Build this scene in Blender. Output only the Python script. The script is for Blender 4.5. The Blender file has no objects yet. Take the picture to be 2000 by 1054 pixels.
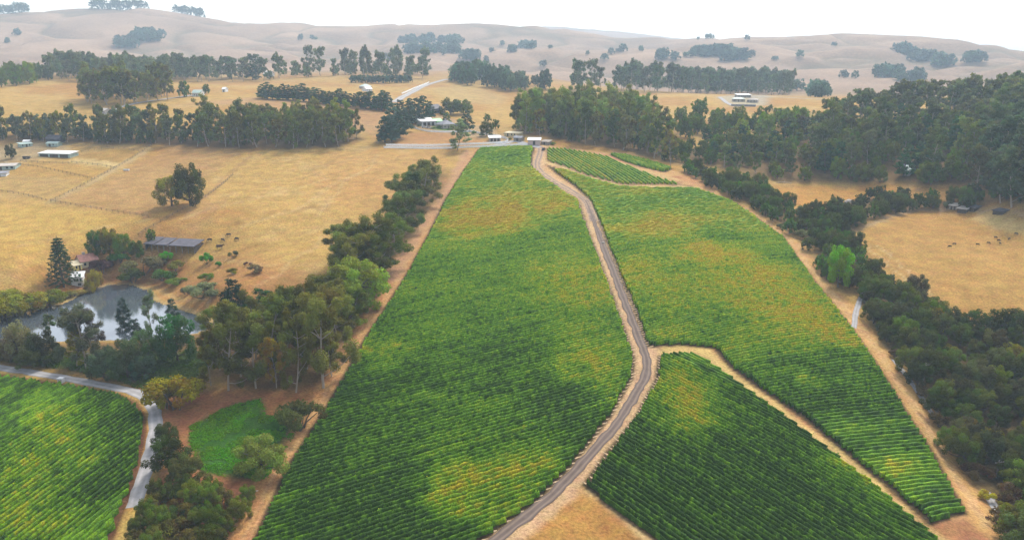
import bpy, math, random
import numpy as np
from mathutils import Vector
R = math.radians
random.seed(7)
rng = np.random.default_rng(7)

# ------------------------------------------------------------------ camera, sky, sun, exposure
scene = bpy.context.scene
COL = scene.collection
PITCH, FPX, ZC = 15.2, 1540.0, 120.0
cam_d = bpy.data.cameras.new("camera")
cam_d.sensor_width = 36.0
cam_d.lens = 36.0 * FPX / 2000.0
cam_d.clip_start, cam_d.clip_end = 1.0, 30000.0
cam = bpy.data.objects.new("camera", cam_d)
cam.location = (0, 0, ZC)
cam.rotation_euler = (R(90 - PITCH), 0, 0)
COL.objects.link(cam)
scene.camera = cam

SUN_EL, SUN_AZ = 50.0, 24.0        # veiled sun high ahead, a little to the right: faces toward us are shaded
world = bpy.data.worlds.new("World")
scene.world = world
world.use_nodes = True
wn, wl = world.node_tree.nodes, world.node_tree.links
bg = wn["Background"]
sky = wn.new("ShaderNodeTexSky")
sky.sky_type = 'NISHITA'
sky.sun_disc = False
sky.sun_elevation = R(SUN_EL)
sky.sun_rotation = R(SUN_AZ)
sky.air_density, sky.dust_density, sky.ozone_density = 1.0, 3.0, 1.0
hs = wn.new("ShaderNodeHueSaturation")
hs.inputs['Saturation'].default_value = 0.45      # veiled, nearly white sky
hs.inputs['Value'].default_value = 1.5
wl.new(sky.outputs[0], hs.inputs['Color'])
wl.new(hs.outputs[0], bg.inputs[0])
bg.inputs[1].default_value = 0.15
sun_d = bpy.data.lights.new("sun", 'SUN')
sun_d.energy = 2.3
sun_d.angle = R(9)
sun_d.color = (1.0, 0.95, 0.86)
sun = bpy.data.objects.new("sun", sun_d)
az = R(SUN_AZ)
sdir = Vector((math.sin(az) * math.cos(R(SUN_EL)), math.cos(az) * math.cos(R(SUN_EL)), math.sin(R(SUN_EL))))
sun.rotation_euler = sdir.to_track_quat('Z', 'Y').to_euler()
sun.location = (0, 0, 400)
COL.objects.link(sun)
scene.view_settings.view_transform = 'Standard'
scene.view_settings.look = 'None'
scene.view_settings.gamma = 1.0
scene.view_settings.exposure = 0.72
scene.cycles.max_bounces = 5
scene.cycles.diffuse_bounces = 3
scene.cycles.glossy_bounces = 2
scene.cycles.transmission_bounces = 2
scene.cycles.volume_bounces = 1
scene.cycles.use_adaptive_sampling = False
scene.cycles.use_denoising = True
HAZE_DENSITY = 0.00017

# ------------------------------------------------------------------ small helpers
_tab = rng.random((256, 256))
def vnoise(x, y):
    x = np.asarray(x, float); y = np.asarray(y, float)
    ix, iy = np.floor(x).astype(int), np.floor(y).astype(int)
    fx, fy = x - ix, y - iy
    fx = fx * fx * (3 - 2 * fx); fy = fy * fy * (3 - 2 * fy)
    a, b = _tab[ix & 255, iy & 255], _tab[(ix + 1) & 255, iy & 255]
    c, d = _tab[ix & 255, (iy + 1) & 255], _tab[(ix + 1) & 255, (iy + 1) & 255]
    return (a * (1 - fx) + b * fx) * (1 - fy) + (c * (1 - fx) + d * fx) * fy
def fbm(x, y, o=4):
    s, a, t = 0.0, 0.5, 0.0
    for k in range(o):
        s = s + a * vnoise(x * 2 ** k + 17.3 * k, y * 2 ** k + 9.1 * k); t += a; a *= 0.5
    return s / t
def sstep(a, b, x):
    t = np.clip((x - a) / (b - a), 0, 1)
    return t * t * (3 - 2 * t)

CP, SP = math.cos(R(PITCH)), math.sin(R(PITCH))
def ray(px, py):
    x, y = (px - 1000) / FPX, (527 - py) / FPX
    return np.array([x, CP + y * SP, -SP + y * CP])
def project(x, y, z):
    dz = z - ZC
    f = y * CP - dz * SP
    u = y * SP + dz * CP
    return 1000 + FPX * x / f, 527 - FPX * u / f
def link(o):
    COL.objects.link(o); return o
def tag(o, label=None, cat=None, group=None, kind=None):
    if label: o['label'] = label
    if cat: o['category'] = cat
    if group: o['group'] = group
    if kind: o['kind'] = kind
    return o
def empty(name, loc, rz=0.0):
    o = bpy.data.objects.new(name, None)
    o.location = loc; o.rotation_euler = (0, 0, rz)
    o.empty_display_size = 0.5
    return link(o)
def np_mesh(name, verts, faces, mats=(), mat_idx=None, attrs=None, smooth=False):
    """faces: int array (n,4) or (n,3)"""
    me = bpy.data.meshes.new(name)
    v = np.ascontiguousarray(verts, np.float32); f = np.ascontiguousarray(faces, np.int32)
    k = f.shape[1]
    me.vertices.add(len(v)); me.vertices.foreach_set("co", v.ravel())
    me.loops.add(f.size); me.loops.foreach_set("vertex_index", f.ravel())
    me.polygons.add(len(f))
    me.polygons.foreach_set("loop_start", np.arange(0, f.size, k, dtype=np.int32))
    me.polygons.foreach_set("loop_total", np.full(len(f), k, np.int32))
    if smooth: me.polygons.foreach_set("use_smooth", np.ones(len(f), bool))
    for m in mats: me.materials.append(m)
    if mat_idx is not None: me.polygons.foreach_set("material_index", np.ascontiguousarray(mat_idx, np.int32))
    for an, (dom, typ, data) in (attrs or {}).items():
        a = me.attributes.new(an, typ, dom)
        if typ == 'FLOAT': a.data.foreach_set("value", np.ascontiguousarray(data, np.float32))
        else: a.data.foreach_set("color", np.ascontiguousarray(data, np.float32).ravel())
    me.update(calc_edges=True)
    return me
def obj(name, me, parent=None, loc=None):
    o = bpy.data.objects.new(name, me)
    if parent is not None: o.parent = parent
    if loc is not None: o.location = loc
    return link(o)

class MB:
    """collects boxes, tubes and prisms; build() links ONE mesh object"""
    def __init__(s): s.v, s.f, s.m = [], [], []
    def box(s, x0, y0, z0, x1, y1, z1, m=0):
        b = len(s.v)
        s.v += [(x0, y0, z0), (x1, y0, z0), (x1, y1, z0), (x0, y1, z0), (x0, y0, z1), (x1, y0, z1), (x1, y1, z1), (x0, y1, z1)]
        for q in ((0, 3, 2, 1), (4, 5, 6, 7), (0, 1, 5, 4), (1, 2, 6, 5), (2, 3, 7, 6), (3, 0, 4, 7)):
            s.f.append([b + i for i in q]); s.m.append(m)
        return s
    def poly(s, pts, faces, m=0):
        b = len(s.v); s.v += [tuple(p) for p in pts]
        for q in faces: s.f.append([b + i for i in q]); s.m.append(m)
        return s
    def tube(s, pts, rad, n=7, m=0, squash=1.0):
        pts = [Vector(p) for p in pts]; b = len(s.v); L = len(pts)
        for i, p in enumerate(pts):
            t = (pts[min(i + 1, L - 1)] - pts[max(i - 1, 0)]).normalized()
            a = t.cross(Vector((0, 0, 1)))
            if a.length < 0.05: a = Vector((1, 0, 0))
            a.normalize(); c = a.cross(t)
            for k in range(n):
                an = 2 * math.pi * k / n
                s.v.append(tuple(p + a * math.cos(an) * rad[i] * squash + c * math.sin(an) * rad[i]))
        for i in range(L - 1):
            for k in range(n):
                s.f.append([b + i * n + k, b + i * n + (k + 1) % n, b + (i + 1) * n + (k + 1) % n, b + (i + 1) * n + k]); s.m.append(m)
        s.f.append([b + k for k in range(n)][::-1]); s.m.append(m)
        s.f.append([b + (L - 1) * n + k for k in range(n)]); s.m.append(m)
        return s
    def mesh(s, name, mats):
        me = bpy.data.meshes.new(name)
        me.from_pydata(s.v, [], s.f)
        for mm in (mats if isinstance(mats, (list, tuple)) else [mats]): me.materials.append(mm)
        me.polygons.foreach_set("material_index", np.array(s.m, np.int32))
        me.update(); return me
    def build(s, name, mats, parent=None, loc=None): return obj(name, s.mesh(name, mats), parent, loc)

# ------------------------------------------------------------------ materials
def new_mat(name):
    m = bpy.data.materials.new(name); m.use_nodes = True
    nt = m.node_tree
    return m, nt.nodes, nt.links, nt.nodes["Principled BSDF"]
def plain(name, col, rough=0.7, scale=1.5, var=0.25, bump=0.0):
    """paint / stone / timber with uneven weathering"""
    m, N, L, p = new_mat(name)
    tc = N.new("ShaderNodeTexCoord")
    nz = N.new("ShaderNodeTexNoise"); nz.inputs['Scale'].default_value = scale; nz.inputs['Detail'].default_value = 6
    mr = N.new("ShaderNodeMapRange"); mr.inputs[1].default_value = 0.3; mr.inputs[2].default_value = 0.7
    mr.inputs[3].default_value = 1 - var; mr.inputs[4].default_value = 1 + var * 0.5
    mx = N.new("ShaderNodeMix"); mx.data_type = 'RGBA'; mx.blend_type = 'MULTIPLY'; mx.inputs[0].default_value = 1
    mx.inputs[6].default_value = (*col, 1)
    L.new(tc.outputs['Object'], nz.inputs['Vector']); L.new(nz.outputs[0], mr.inputs[0])
    L.new(mr.outputs[0], mx.inputs[7]); L.new(mx.outputs[2], p.inputs['Base Color'])
    p.inputs['Roughness'].default_value = rough
    p.inputs['Specular IOR Level'].default_value = 0.25
    return m
def thin_leaf(N, L, p, col_out, mix, gain):
    """leaves let part of the light through"""
    tr = N.new("ShaderNodeBsdfTranslucent"); h = N.new("ShaderNodeHueSaturation")
    h.inputs['Hue'].default_value = 0.485; h.inputs['Saturation'].default_value = 1.1; h.inputs['Value'].default_value = gain
    L.new(col_out, h.inputs['Color']); L.new(h.outputs[0], tr.inputs['Color'])
    ms = N.new("ShaderNodeMixShader"); ms.inputs[0].default_value = mix
    L.new(p.outputs[0], ms.inputs[1]); L.new(tr.outputs[0], ms.inputs[2]); L.new(ms.outputs[0], N["Material Output"].inputs['Surface'])
def leaf_mat(name="foliage", by_attr=False):
    """foliage: object colour x clump colour (attribute) x fine mottling"""
    m, N, L, p = new_mat(name)
    oi = N.new("ShaderNodeObjectInfo")
    at_ = N.new("ShaderNodeAttribute"); at_.attribute_name = "clump"
    tc = N.new("ShaderNodeNewGeometry")
    nz = N.new("ShaderNodeTexNoise"); nz.inputs['Scale'].default_value = 0.9; nz.inputs['Detail'].default_value = 3
    L.new(tc.outputs['Position'], nz.inputs['Vector'])
    h = N.new("ShaderNodeHueSaturation"); h.inputs['Saturation'].default_value = 1.15
    mh = N.new("ShaderNodeMapRange"); mh.inputs[3].default_value = 0.455; mh.inputs[4].default_value = 0.525
    L.new(at_.outputs['Fac'], mh.inputs[0]); L.new(mh.outputs[0], h.inputs['Hue'])
    ad = N.new("ShaderNodeMath"); ad.operation = 'ADD'
    L.new(at_.outputs['Fac'], ad.inputs[0]); L.new(nz.outputs[0], ad.inputs[1])
    ad2 = N.new("ShaderNodeMath"); ad2.operation = 'ADD'
    L.new(ad.outputs[0], ad2.inputs[0]); L.new(oi.outputs['Random'], ad2.inputs[1])
    mv = N.new("ShaderNodeMapRange"); mv.inputs[1].default_value = 0.6; mv.inputs[2].default_value = 2.3
    mv.inputs[3].default_value = 0.55; mv.inputs[4].default_value = 1.75
    L.new(ad2.outputs[0], mv.inputs[0]); L.new(mv.outputs[0], h.inputs['Value'])
    if by_attr:
        tn = N.new("ShaderNodeAttribute"); tn.attribute_name = "tint"; L.new(tn.outputs['Color'], h.inputs['Color'])
    else: L.new(oi.outputs['Color'], h.inputs['Color'])
    L.new(h.outputs[0], p.inputs['Base Color'])
    p.inputs['Roughness'].default_value = 0.6
    p.inputs['Specular IOR Level'].default_value = 0.04
    thin_leaf(N, L, p, h.outputs[0], 0.30, 1.5)
    return m
M_LEAF = leaf_mat()
M_LEAFS = leaf_mat("massed_foliage", True)
M_BARK = plain("pale_bark", (0.36, 0.29, 0.22), 0.85, 0.8, 0.5)
M_BARKD = plain("dark_bark", (0.10, 0.08, 0.06), 0.9, 0.8, 0.4)
M_WHITE = plain("white_paint", (0.60, 0.60, 0.59), 0.5, 0.6, 0.12)
M_FENCE = plain("white_fence_paint", (0.88, 0.87, 0.85), 0.6, 0.6, 0.06)
M_CREAM = plain("cream_paint", (0.50, 0.42, 0.26), 0.6, 0.6, 0.15)
M_YELLOW = plain("yellow_stucco", (0.72, 0.58, 0.18), 0.6, 0.6, 0.15)
M_TILE = plain("red_roof_tile", (0.42, 0.20, 0.15), 0.8, 0.9, 0.35)
M_SLATE = plain("dark_roofing", (0.075, 0.070, 0.085), 0.7, 0.5, 0.4)
M_GREYROOF = plain("grey_shingle", (0.20, 0.20, 0.22), 0.8, 0.5, 0.3)
M_WOODD = plain("dark_timber", (0.07, 0.055, 0.045), 0.85, 0.7, 0.4)
M_WOODG = plain("grey_timber", (0.26, 0.22, 0.18), 0.85, 0.7, 0.3)
M_GREENP = plain("green_sheeting", (0.22, 0.50, 0.20), 0.5, 0.5, 0.15)
M_TEALP = plain("pale_green_roof", (0.30, 0.38, 0.34), 0.55, 0.5, 0.2)
M_GLASS = plain("dark_window", (0.03, 0.035, 0.045), 0.15, 0.5, 0.2)
M_STONE = plain("pale_concrete", (0.36, 0.32, 0.28), 0.85, 0.4, 0.2)
M_BLACK = plain("black_hide", (0.018, 0.014, 0.013), 0.7, 1.0, 0.3)
M_BROWN = plain("brown_hide", (0.09, 0.045, 0.03), 0.7, 1.0, 0.3)
M_RUBBER = plain("tyre_rubber", (0.02, 0.02, 0.02), 0.8, 1.0, 0.2)
M_CARD = plain("dark_car_paint", (0.04, 0.045, 0.06), 0.3, 0.3, 0.1)
M_BLUE = plain("blue_tarpaulin", (0.20, 0.30, 0.50), 0.5, 0.6, 0.2)
M_RAIL = plain("weathered_rail", (0.12, 0.095, 0.07), 0.9, 0.5, 0.3)

# ------------------------------------------------------------------ terrain heights: smooth surface through surveyed points
SL = 0.114
def plane_pt(px, py, off=0.0):
    r = ray(px, py)                       # ZC + t rz = SL t ry + off
    t = (ZC - off) / (SL * r[1] - r[2])
    return r * t + np.array([0, 0, ZC])
def z_pt(px, py, z):
    r = ray(px, py); t = (z - ZC) / r[2]
    return r * t + np.array([0, 0, ZC])
def d_pt(px, py, d):
    r = ray(px, py); t = d / math.hypot(r[0], r[1])
    return r * t + np.array([0, 0, ZC])
POND_Z = 24.0
C = []
for a in (-60, -40, -20, 0, 20, 40, 60):
    for d in (18, 45, 90):
        x, y = d * math.sin(R(a)), d * math.cos(R(a)); C.append((x, y, SL * y * 0.9 + (-6 if a > 30 else 0)))
P = [(1000, 1054, 0), (700, 1054, 0), (1300, 1054, 0), (1600, 1054, -1), (1850, 1030, -2), (400, 1054, 0), (100, 1054, 0), (-120, 1000, 0),
     (1000, 900, 0), (1250, 800, 0), (1500, 850, 0), (700, 850, 0), (400, 860, 0), (200, 850, 0), (-80, 850, 0),
     (1000, 700, 0), (1300, 650, 0), (1550, 650, -1), (750, 650, 0), (520, 780, 0), (1000, 540, 0), (1200, 500, 0), (1450, 520, -1), (850, 450, 0),
     (1000, 400, 0), (1200, 390, 0), (1000, 330, 0), (900, 310, 0), (1080, 300, 0), (1200, 330, 0), (1300, 345, -1),
     (600, 550, 0), (700, 450, 0), (500, 450, 0), (300, 450, 0), (100, 450, 0), (-80, 450, 0), (500, 360, 0), (300, 350, 0), (100, 350, 0), (-80, 350, 0),
     (700, 320, 0), (0, 300, 0), (200, 288, 0), (400, 290, 0), (600, 295, 0), (780, 292, 0), (-120, 290, 0), (450, 560, -1), (-100, 560, 0), (30, 520, 0),
     (1750, 620, -7), (1850, 800, -9), (1950, 950, -10), (2120, 800, -12), (1700, 560, -7), (1600, 460, -6), (1450, 375, -5),
     (1800, 450, -5), (1950, 530, -4), (2100, 480, -2), (1900, 415, -5), (1640, 380, -10), (1740, 1040, -2), (1740, 420, -6)]
for px, py, o in P: C.append(tuple(plane_pt(px, py, o)))
for px, py in ((0, 700), (120, 705), (250, 705), (360, 700), (50, 600), (170, 560), (250, 552), (330, 590), (430, 632), (0, 640), (150, 630), (260, 620)):
    C.append(tuple(z_pt(px, py, POND_Z + 0.4)))
D = [(1400, 300, 560), (1700, 300, 560), (1700, 250, 680), (2000, 300, 560), (2050, 250, 650), (1700, 200, 880), (2000, 190, 850), (2000, 360, 480),
     (1300, 300, 550), (250, 215, 720), (50, 185, 860), (450, 180, 840), (600, 186, 800), (740, 212, 700), (700, 250, 610), (450, 158, 1050), (150, 158, 1000),
     (-100, 180, 850), (650, 150, 1060), (850, 160, 1060), (850, 200, 830), (950, 240, 660), (1050, 272, 555), (880, 274, 560), (1000, 190, 900),
     (1100, 172, 1010), (1250, 212, 780), (1400, 188, 940), (1200, 184, 980), (1600, 196, 920), (1520, 225, 760), (930, 158, 1060)]
for px in (-250, 0, 200, 400, 600, 800, 1000): D.append((px, 140, 1320))
for px in (1200, 1400, 1600, 1800, 2000, 2250): D.append((px, 178, 1380))
for px in (1200, 1500, 1800, 2100): D.append((px, 150, 1640))
for px in (-250, 0, 200, 400, 600, 800, 1000, 1200, 1400, 1600, 1800, 2000, 2250): D.append((px, 113, 1950))
sky_pts = [(-300, 28), (-100, 26), (0, 27), (100, 21), (200, 16), (300, 20), (390, 33), (460, 44), (500, 51), (560, 39), (610, 46), (650, 51), (700, 50), (760, 45), (830, 50),
           (900, 47), (980, 49), (1060, 55), (1150, 65), (1220, 73), (1300, 79), (1400, 74), (1480, 69), (1550, 69), (1620, 65), (1700, 67), (1780, 71), (1850, 79), (1920, 90), (2000, 101), (2120, 108), (2300, 112)]
for px, py in sky_pts:
    dd = 2900 if px < 1350 else 2600
    D.append((px, py, dd)); D.append((px, 113 - (113 - py) * 0.62, dd * 0.86))
    p = d_pt(px, py, dd)
    for d2, dz in ((dd * 1.22, -95), (6500, 20 - p[2])):
        C.append((p[0] / dd * d2, p[1] / dd * d2, p[2] + dz))
for px, py in ((1060, 52), (1130, 56), (1200, 61), (1290, 72)): C.append(tuple(d_pt(px, py, 5000)))
for px, py, d in D: C.append(tuple(d_pt(px, py, d)))
C = np.array(C)
ua, ul = np.arctan2(C[:, 0], C[:, 1]), np.log(np.hypot(C[:, 0], C[:, 1]))
def tpsk(r2): return np.where(r2 > 1e-12, 0.5 * r2 * np.log(np.maximum(r2, 1e-12)), 0.0)
n = len(C)
K = tpsk((ua[:, None] - ua) ** 2 + (ul[:, None] - ul) ** 2) + np.eye(n) * 2e-5
Pm = np.stack([np.ones(n), ua, ul], 1)
A = np.block([[K, Pm], [Pm.T, np.zeros((3, 3))]])
W = np.linalg.solve(A, np.concatenate([C[:, 2], np.zeros(3)]))
def tps(a, l):
    out = np.empty_like(a)
    for i in range(0, len(a), 20000):
        s = slice(i, i + 20000)
        out[s] = tpsk((a[s, None] - ua) ** 2 + (l[s, None] - ul) ** 2) @ W[:n] + W[n] + W[n + 1] * a[s] + W[n + 2] * l[s]
    return out
NA, NL = 680, 860
A0, A1, L0, L1 = R(-51), R(51), math.log(18.0), math.log(6500.0)
ga, gl = np.linspace(A0, A1, NA), np.linspace(L0, L1, NL)
# evaluate on a third of the grid, then refine smoothly
ca, cl = np.linspace(A0, A1, NA // 3 + 1), np.linspace(L0, L1, NL // 3 + 1)
GA, GL = np.meshgrid(ca, cl)
HC = tps(GA.ravel(), GL.ravel()).reshape(GA.shape)
def upsample(src, n, axis):
    src = np.moveaxis(src, axis, 0); m = len(src)
    t = np.linspace(0, m - 1, n); i = np.clip(t.astype(int), 0, m - 2); f = (t - i)[:, None]
    p0, p1, p2, p3 = src[np.clip(i - 1, 0, m - 1)], src[i], src[i + 1], src[np.clip(i + 2, 0, m - 1)]
    r = p1 + 0.5 * f * (p2 - p0 + f * (2 * p0 - 5 * p1 + 4 * p2 - p3 + f * (3 * (p1 - p2) + p3 - p0)))
    return np.moveaxis(r, 0, axis)
HG = upsample(upsample(HC, NA, 1), NL, 0)
GA, GL = np.meshgrid(ga, gl)
GD = np.exp(GL)
GX, GY = GD * np.sin(GA), GD * np.cos(GA)
HG = HG + (fbm(GX / 60, GY / 60, 3) - 0.5) * 1.2 * sstep(60, 200, GD)
hillw = sstep(1300, 1900, GD)
HG = HG + hillw * ((fbm(GX / 420, GY / 420, 4) - 0.5) * 46 - (0.12 - np.minimum(np.abs(fbm(GX / 260 + 5, GY / 260, 3) - 0.5), 0.12)) * 150) * (1 - 0.55 * sstep(2300, 2700, GD))

def poly_sd(px, py, poly):
    """signed distance, positive inside"""
    poly = np.asarray(poly, float); x1, y1 = poly[:, 0], poly[:, 1]
    x2, y2 = np.roll(x1, -1), np.roll(y1, -1)
    px, py = np.asarray(px, float), np.asarray(py, float)
    best = np.full(px.shape, 1e18); ins = np.zeros(px.shape, bool)
    for a, b, c, d in zip(x1, y1, x2, y2):
        ex, ey = c - a, d - b; l2 = ex * ex + ey * ey + 1e-9
        t = np.clip(((px - a) * ex + (py - b) * ey) / l2, 0, 1)
        best = np.minimum(best, (px - a - t * ex) ** 2 + (py - b - t * ey) ** 2)
        cond = (b > py) != (d > py)
        ins ^= cond & (px < (c - a) * (py - b) / (d - b + 1e-12) + a)
    return np.where(ins, 1, -1) * np.sqrt(best)
def line_dist(px, py, pts):
    best = np.full(np.shape(px), 1e18)
    for (a, b), (c, d) in zip(pts[:-1], pts[1:]):
        ex, ey = c - a, d - b; l2 = ex * ex + ey * ey + 1e-9
        t = np.clip(((px - a) * ex + (py - b) * ey) / l2, 0, 1)
        best = np.minimum(best, (px - a - t * ex) ** 2 + (py - b - t * ey) ** 2)
    return np.sqrt(best)

# pond basin
pond_px = [(-60, 642), (0, 624), (60, 607), (130, 593), (165, 571), (210, 558), (250, 556), (285, 568), (300, 588), (345, 603), (385, 615), (415, 631), (402, 645), (300, 664), (200, 664), (100, 667), (-60, 673)]
pond = [tuple(z_pt(x, y, POND_Z)[:2]) for x, y in pond_px]
sdp = poly_sd(GX, GY, pond)
HG = np.where(sdp > 0, np.minimum(HG, POND_Z - np.clip(sdp * 0.25, 0.0, 1.2)), HG)
HG = np.where(sdp <= 0, np.maximum(HG * sstep(0, 14, -sdp) + (POND_Z + 0.15 - sdp * 0.06) * (1 - sstep(0, 14, -sdp)), np.where(sdp > -25, POND_Z + np.minimum(-sdp * 0.08, 0.5), -99)), HG)

def H(x, y):
    x, y = np.asarray(x, float), np.asarray(y, float)
    a = (np.arctan2(x, y) - A0) / (A1 - A0) * (NA - 1)
    l = (np.log(np.maximum(np.hypot(x, y), 19)) - L0) / (L1 - L0) * (NL - 1)
    i = np.clip(a.astype(int), 0, NA - 2); j = np.clip(l.astype(int), 0, NL - 2)
    fa, fl = np.clip(a - i, 0, 1), np.clip(l - j, 0, 1)
    return (HG[j, i] * (1 - fa) + HG[j, i + 1] * fa) * (1 - fl) + (HG[j + 1, i] * (1 - fa) + HG[j + 1, i + 1] * fa) * fl
_ds = np.exp(np.linspace(math.log(20), math.log(6400), 2200))
def at(px, py):
    """the ground point seen at a picture position (x, y, z)"""
    r = ray(px, py); k = math.hypot(r[0], r[1])
    t = _ds / k
    g = ZC + t * r[2] - H(t * r[0], t * r[1])
    s = np.nonzero(g < 0)[0]
    if not len(s): return None
    i = max(int(s[0]), 1)
    f = g[i - 1] / (g[i - 1] - g[i] + 1e-12)
    tt = t[i - 1] + f * (t[i] - t[i - 1])
    x, y = tt * r[0], tt * r[1]
    return np.array([x, y, float(H(x, y))])
def wpoly(pts): return [tuple(at(x, y)[:2]) for x, y in pts if at(x, y) is not None]

# ------------------------------------------------------------------ layout (positions read on the ground)
BLOCKS = {
 'main': [(935, 291), (1000, 288), (1044, 287), (1040, 305), (1040, 325), (1066, 349), (1100, 372), (1131, 391), (1140, 420), (1152, 455), (1166, 490), (1186, 545), (1206, 600), (1226, 655), (1240, 700), (1236, 738),
          (1194, 812), (1122, 905), (1050, 978), (945, 1054), (880, 1110), (450, 1110), (495, 1054), (560, 910), (640, 788), (712, 660), (800, 525), (866, 395), (900, 340)],
 'right': [(1066, 322), (1100, 332), (1150, 348), (1210, 365), (1280, 369), (1365, 370), (1440, 398), (1530, 463), (1600, 560), (1680, 662), (1740, 752), (1830, 892), (1890, 1003), (1815, 1024), (1745, 962),
           (1660, 892), (1560, 812), (1470, 752), (1425, 718), (1394, 680), (1330, 674), (1264, 677), (1250, 640), (1232, 592), (1216, 555), (1190, 488), (1168, 430), (1150, 390), (1120, 362), (1090, 342)],
 'near': [(1286, 694), (1320, 691), (1354, 691), (1405, 722), (1500, 792), (1600, 866), (1700, 944), (1832, 1054), (1890, 1110), (1330, 1110), (1290, 1060), (1220, 1010), (1137, 948), (1186, 880), (1240, 815), (1280, 740)],
 'top': [(1068, 289), (1100, 290), (1178, 304), (1236, 329), (1288, 349), (1352, 364), (1280, 361), (1216, 361), (1145, 342), (1110, 328), (1068, 315)],
 'corner': [(1190, 301), (1218, 303), (1265, 314), (1314, 330), (1298, 337), (1252, 326), (1215, 314)],
 'low': [(-70, 722), (0, 732), (60, 741), (125, 751), (235, 769), (272, 790), (284, 815), (284, 850), (274, 900), (258, 960), (236, 1010), (220, 1054), (205, 1110), (-80, 1110)],
}
BW = {k: wpoly(v) for k, v in BLOCKS.items()}
ROAD_MID = [(1160, 432), (1170, 458), (1181, 488), (1196, 525), (1216, 578), (1236, 628), (1251, 668), (1263, 702), (1260, 735), (1240, 772), (1210, 820), (1172, 865), (1130, 912), (1090, 955), (1050, 990), (1005, 1026), (960, 1060), (900, 1105)]
ROAD_TOP = [(1056, 287), (1055, 300), (1049, 320), (1055, 334), (1075, 349), (1100, 364), (1125, 379), (1143, 392), (1152, 410), (1160, 432)]
ROAD_LOW = [(-70, 706), (0, 718), (60, 727), (120, 737), (200, 752), (255, 763), (285, 778), (300, 798), (304, 822), (300, 856), (292, 894), (280, 935), (269, 966), (262, 990)]
TRACK = [(926, 295), (905, 335), (880, 380), (848, 425), (815, 480), (778, 545), (740, 605), (703, 662), (672, 716), (632, 785), (590, 855), (548, 918), (515, 985), (480, 1054), (455, 1105)]
TRACK_R = [(1300, 332), (1350, 352), (1410, 385), (1480, 424), (1545, 470), (1580, 520), (1622, 570), (1680, 640), (1745, 730), (1800, 810), (1850, 900), (1900, 980), (1930, 1030)]
HEADLAND = [(1264, 688), (1330, 682), (1382, 684), (1430, 730), (1520, 795), (1620, 870), (1720, 952), (1820, 1035), (1870, 1080)]
TOP_GAP = [(1056, 305), (1068, 317), (1110, 330), (1150, 345), (1214, 363), (1290, 365), (1375, 367)]
TOP_GAP2 = [(1178, 302), (1208, 318), (1255, 334), (1310, 348), (1360, 360)]
GROVES = {
 'windbreak_a': [(-60, 262), (150, 262), (300, 266), (400, 270), (400, 287), (200, 280), (-60, 274)],
 'windbreak_b': [(395, 262), (520, 258), (690, 262), (708, 272), (660, 288), (560, 291), (450, 290), (395, 286)],
 'roadgrove': [(1006, 262), (1020, 244), (1110, 236), (1220, 240), (1265, 258), (1315, 296), (1322, 322), (1285, 312), (1230, 297), (1180, 288), (1110, 277), (1050, 266)],
 'creekwood': [(1600, 352), (1760, 356), (1880, 362), (1960, 395), (2080, 410), (2080, 230), (1960, 236), (1830, 250), (1700, 255), (1625, 262), (1600, 300)],
 'creeklow': [(1325, 318), (1400, 324), (1500, 352), (1600, 356), (1600, 262), (1480, 276), (1390, 284), (1325, 292)],
 'hedge': [(1335, 335), (1420, 345), (1500, 375), (1530, 405), (1600, 420), (1700, 385), (1780, 390), (1900, 385), (1925, 400), (1800, 405), (1720, 425), (1655, 455), (1690, 520), (1715, 550), (1690, 570), (1640, 565), (1605, 540), (1570, 480), (1480, 410), (1395, 370)],
 'wood': [(1690, 575), (1740, 560), (1800, 590), (1840, 625), (1900, 650), (1960, 640), (2080, 610), (2080, 1110), (1960, 1090), (1930, 990), (1880, 920), (1835, 850), (1815, 790), (1760, 710), (1700, 640)],
 'under_row': [(870, 330), (865, 372), (800, 478), (760, 545), (700, 640), (640, 750), (560, 768), (430, 765), (395, 720), (420, 640), (560, 640), (660, 560), (660, 480), (770, 420), (840, 340)],
 'pondside': [(-60, 690), (0, 670), (120, 672), (250, 668), (400, 650), (430, 700), (390, 765), (290, 760), (150, 735), (-60, 700)],
}
GW = {k: wpoly(v) for k, v in GROVES.items()}

# ------------------------------------------------------------------ ground colours (albedo of each surface, by its outline)
jx = GX + (fbm(GX / 5, GY / 5, 3) - 0.5) * 3.0 * np.clip(GD / 250, 0.5, 4)
jy = GY + (fbm(GX / 5 + 40, GY / 5 + 11, 3) - 0.5) * 3.0 * np.clip(GD / 250, 0.5, 4)
dry = np.array([0.475, 0.322, 0.125]); dry2 = np.array([0.40, 0.225, 0.085]); pale = np.array([0.50, 0.36, 0.17])
n1 = fbm(GX / 55, GY / 55, 4)[..., None]; n2 = fbm(GX / 14 + 3, GY / 14, 4)[..., None]
col = dry + (dry2 - dry) * sstep(0.42, 0.68, n1) * 0.8 + (pale - dry) * sstep(0.5, 0.72, n2) * 0.6
hill = np.array([0.44, 0.31, 0.215])
gul = np.abs(fbm(GX / 260 + 5, GY / 260, 3) - 0.5)[..., None]
hw = sstep(900, 1500, GD)[..., None]
hc = hill * (0.62 + 0.75 * fbm(GX / 130, GY / 130, 5)[..., None])
hc = hc + (np.array([0.17, 0.15, 0.085]) - hc) * (1 - sstep(0.0, 0.055, gul)) * 0.55  # gullies greener, and darkened to paint in the relief shading
col = col * (1 - hw) + hc * hw
def paint(sd, c, feather=1.0, amount=1.0):
    global col
    w = (sstep(-feather, feather, sd) * amount)[..., None]
    col = col * (1 - w) + np.asarray(c) * w
def paint_poly(px, c, feather=1.0, amount=1.0, jit=True):
    w = wpoly(px)
    paint(poly_sd(jx if jit else GX, jy if jit else GY, w), c, feather, amount)
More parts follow.
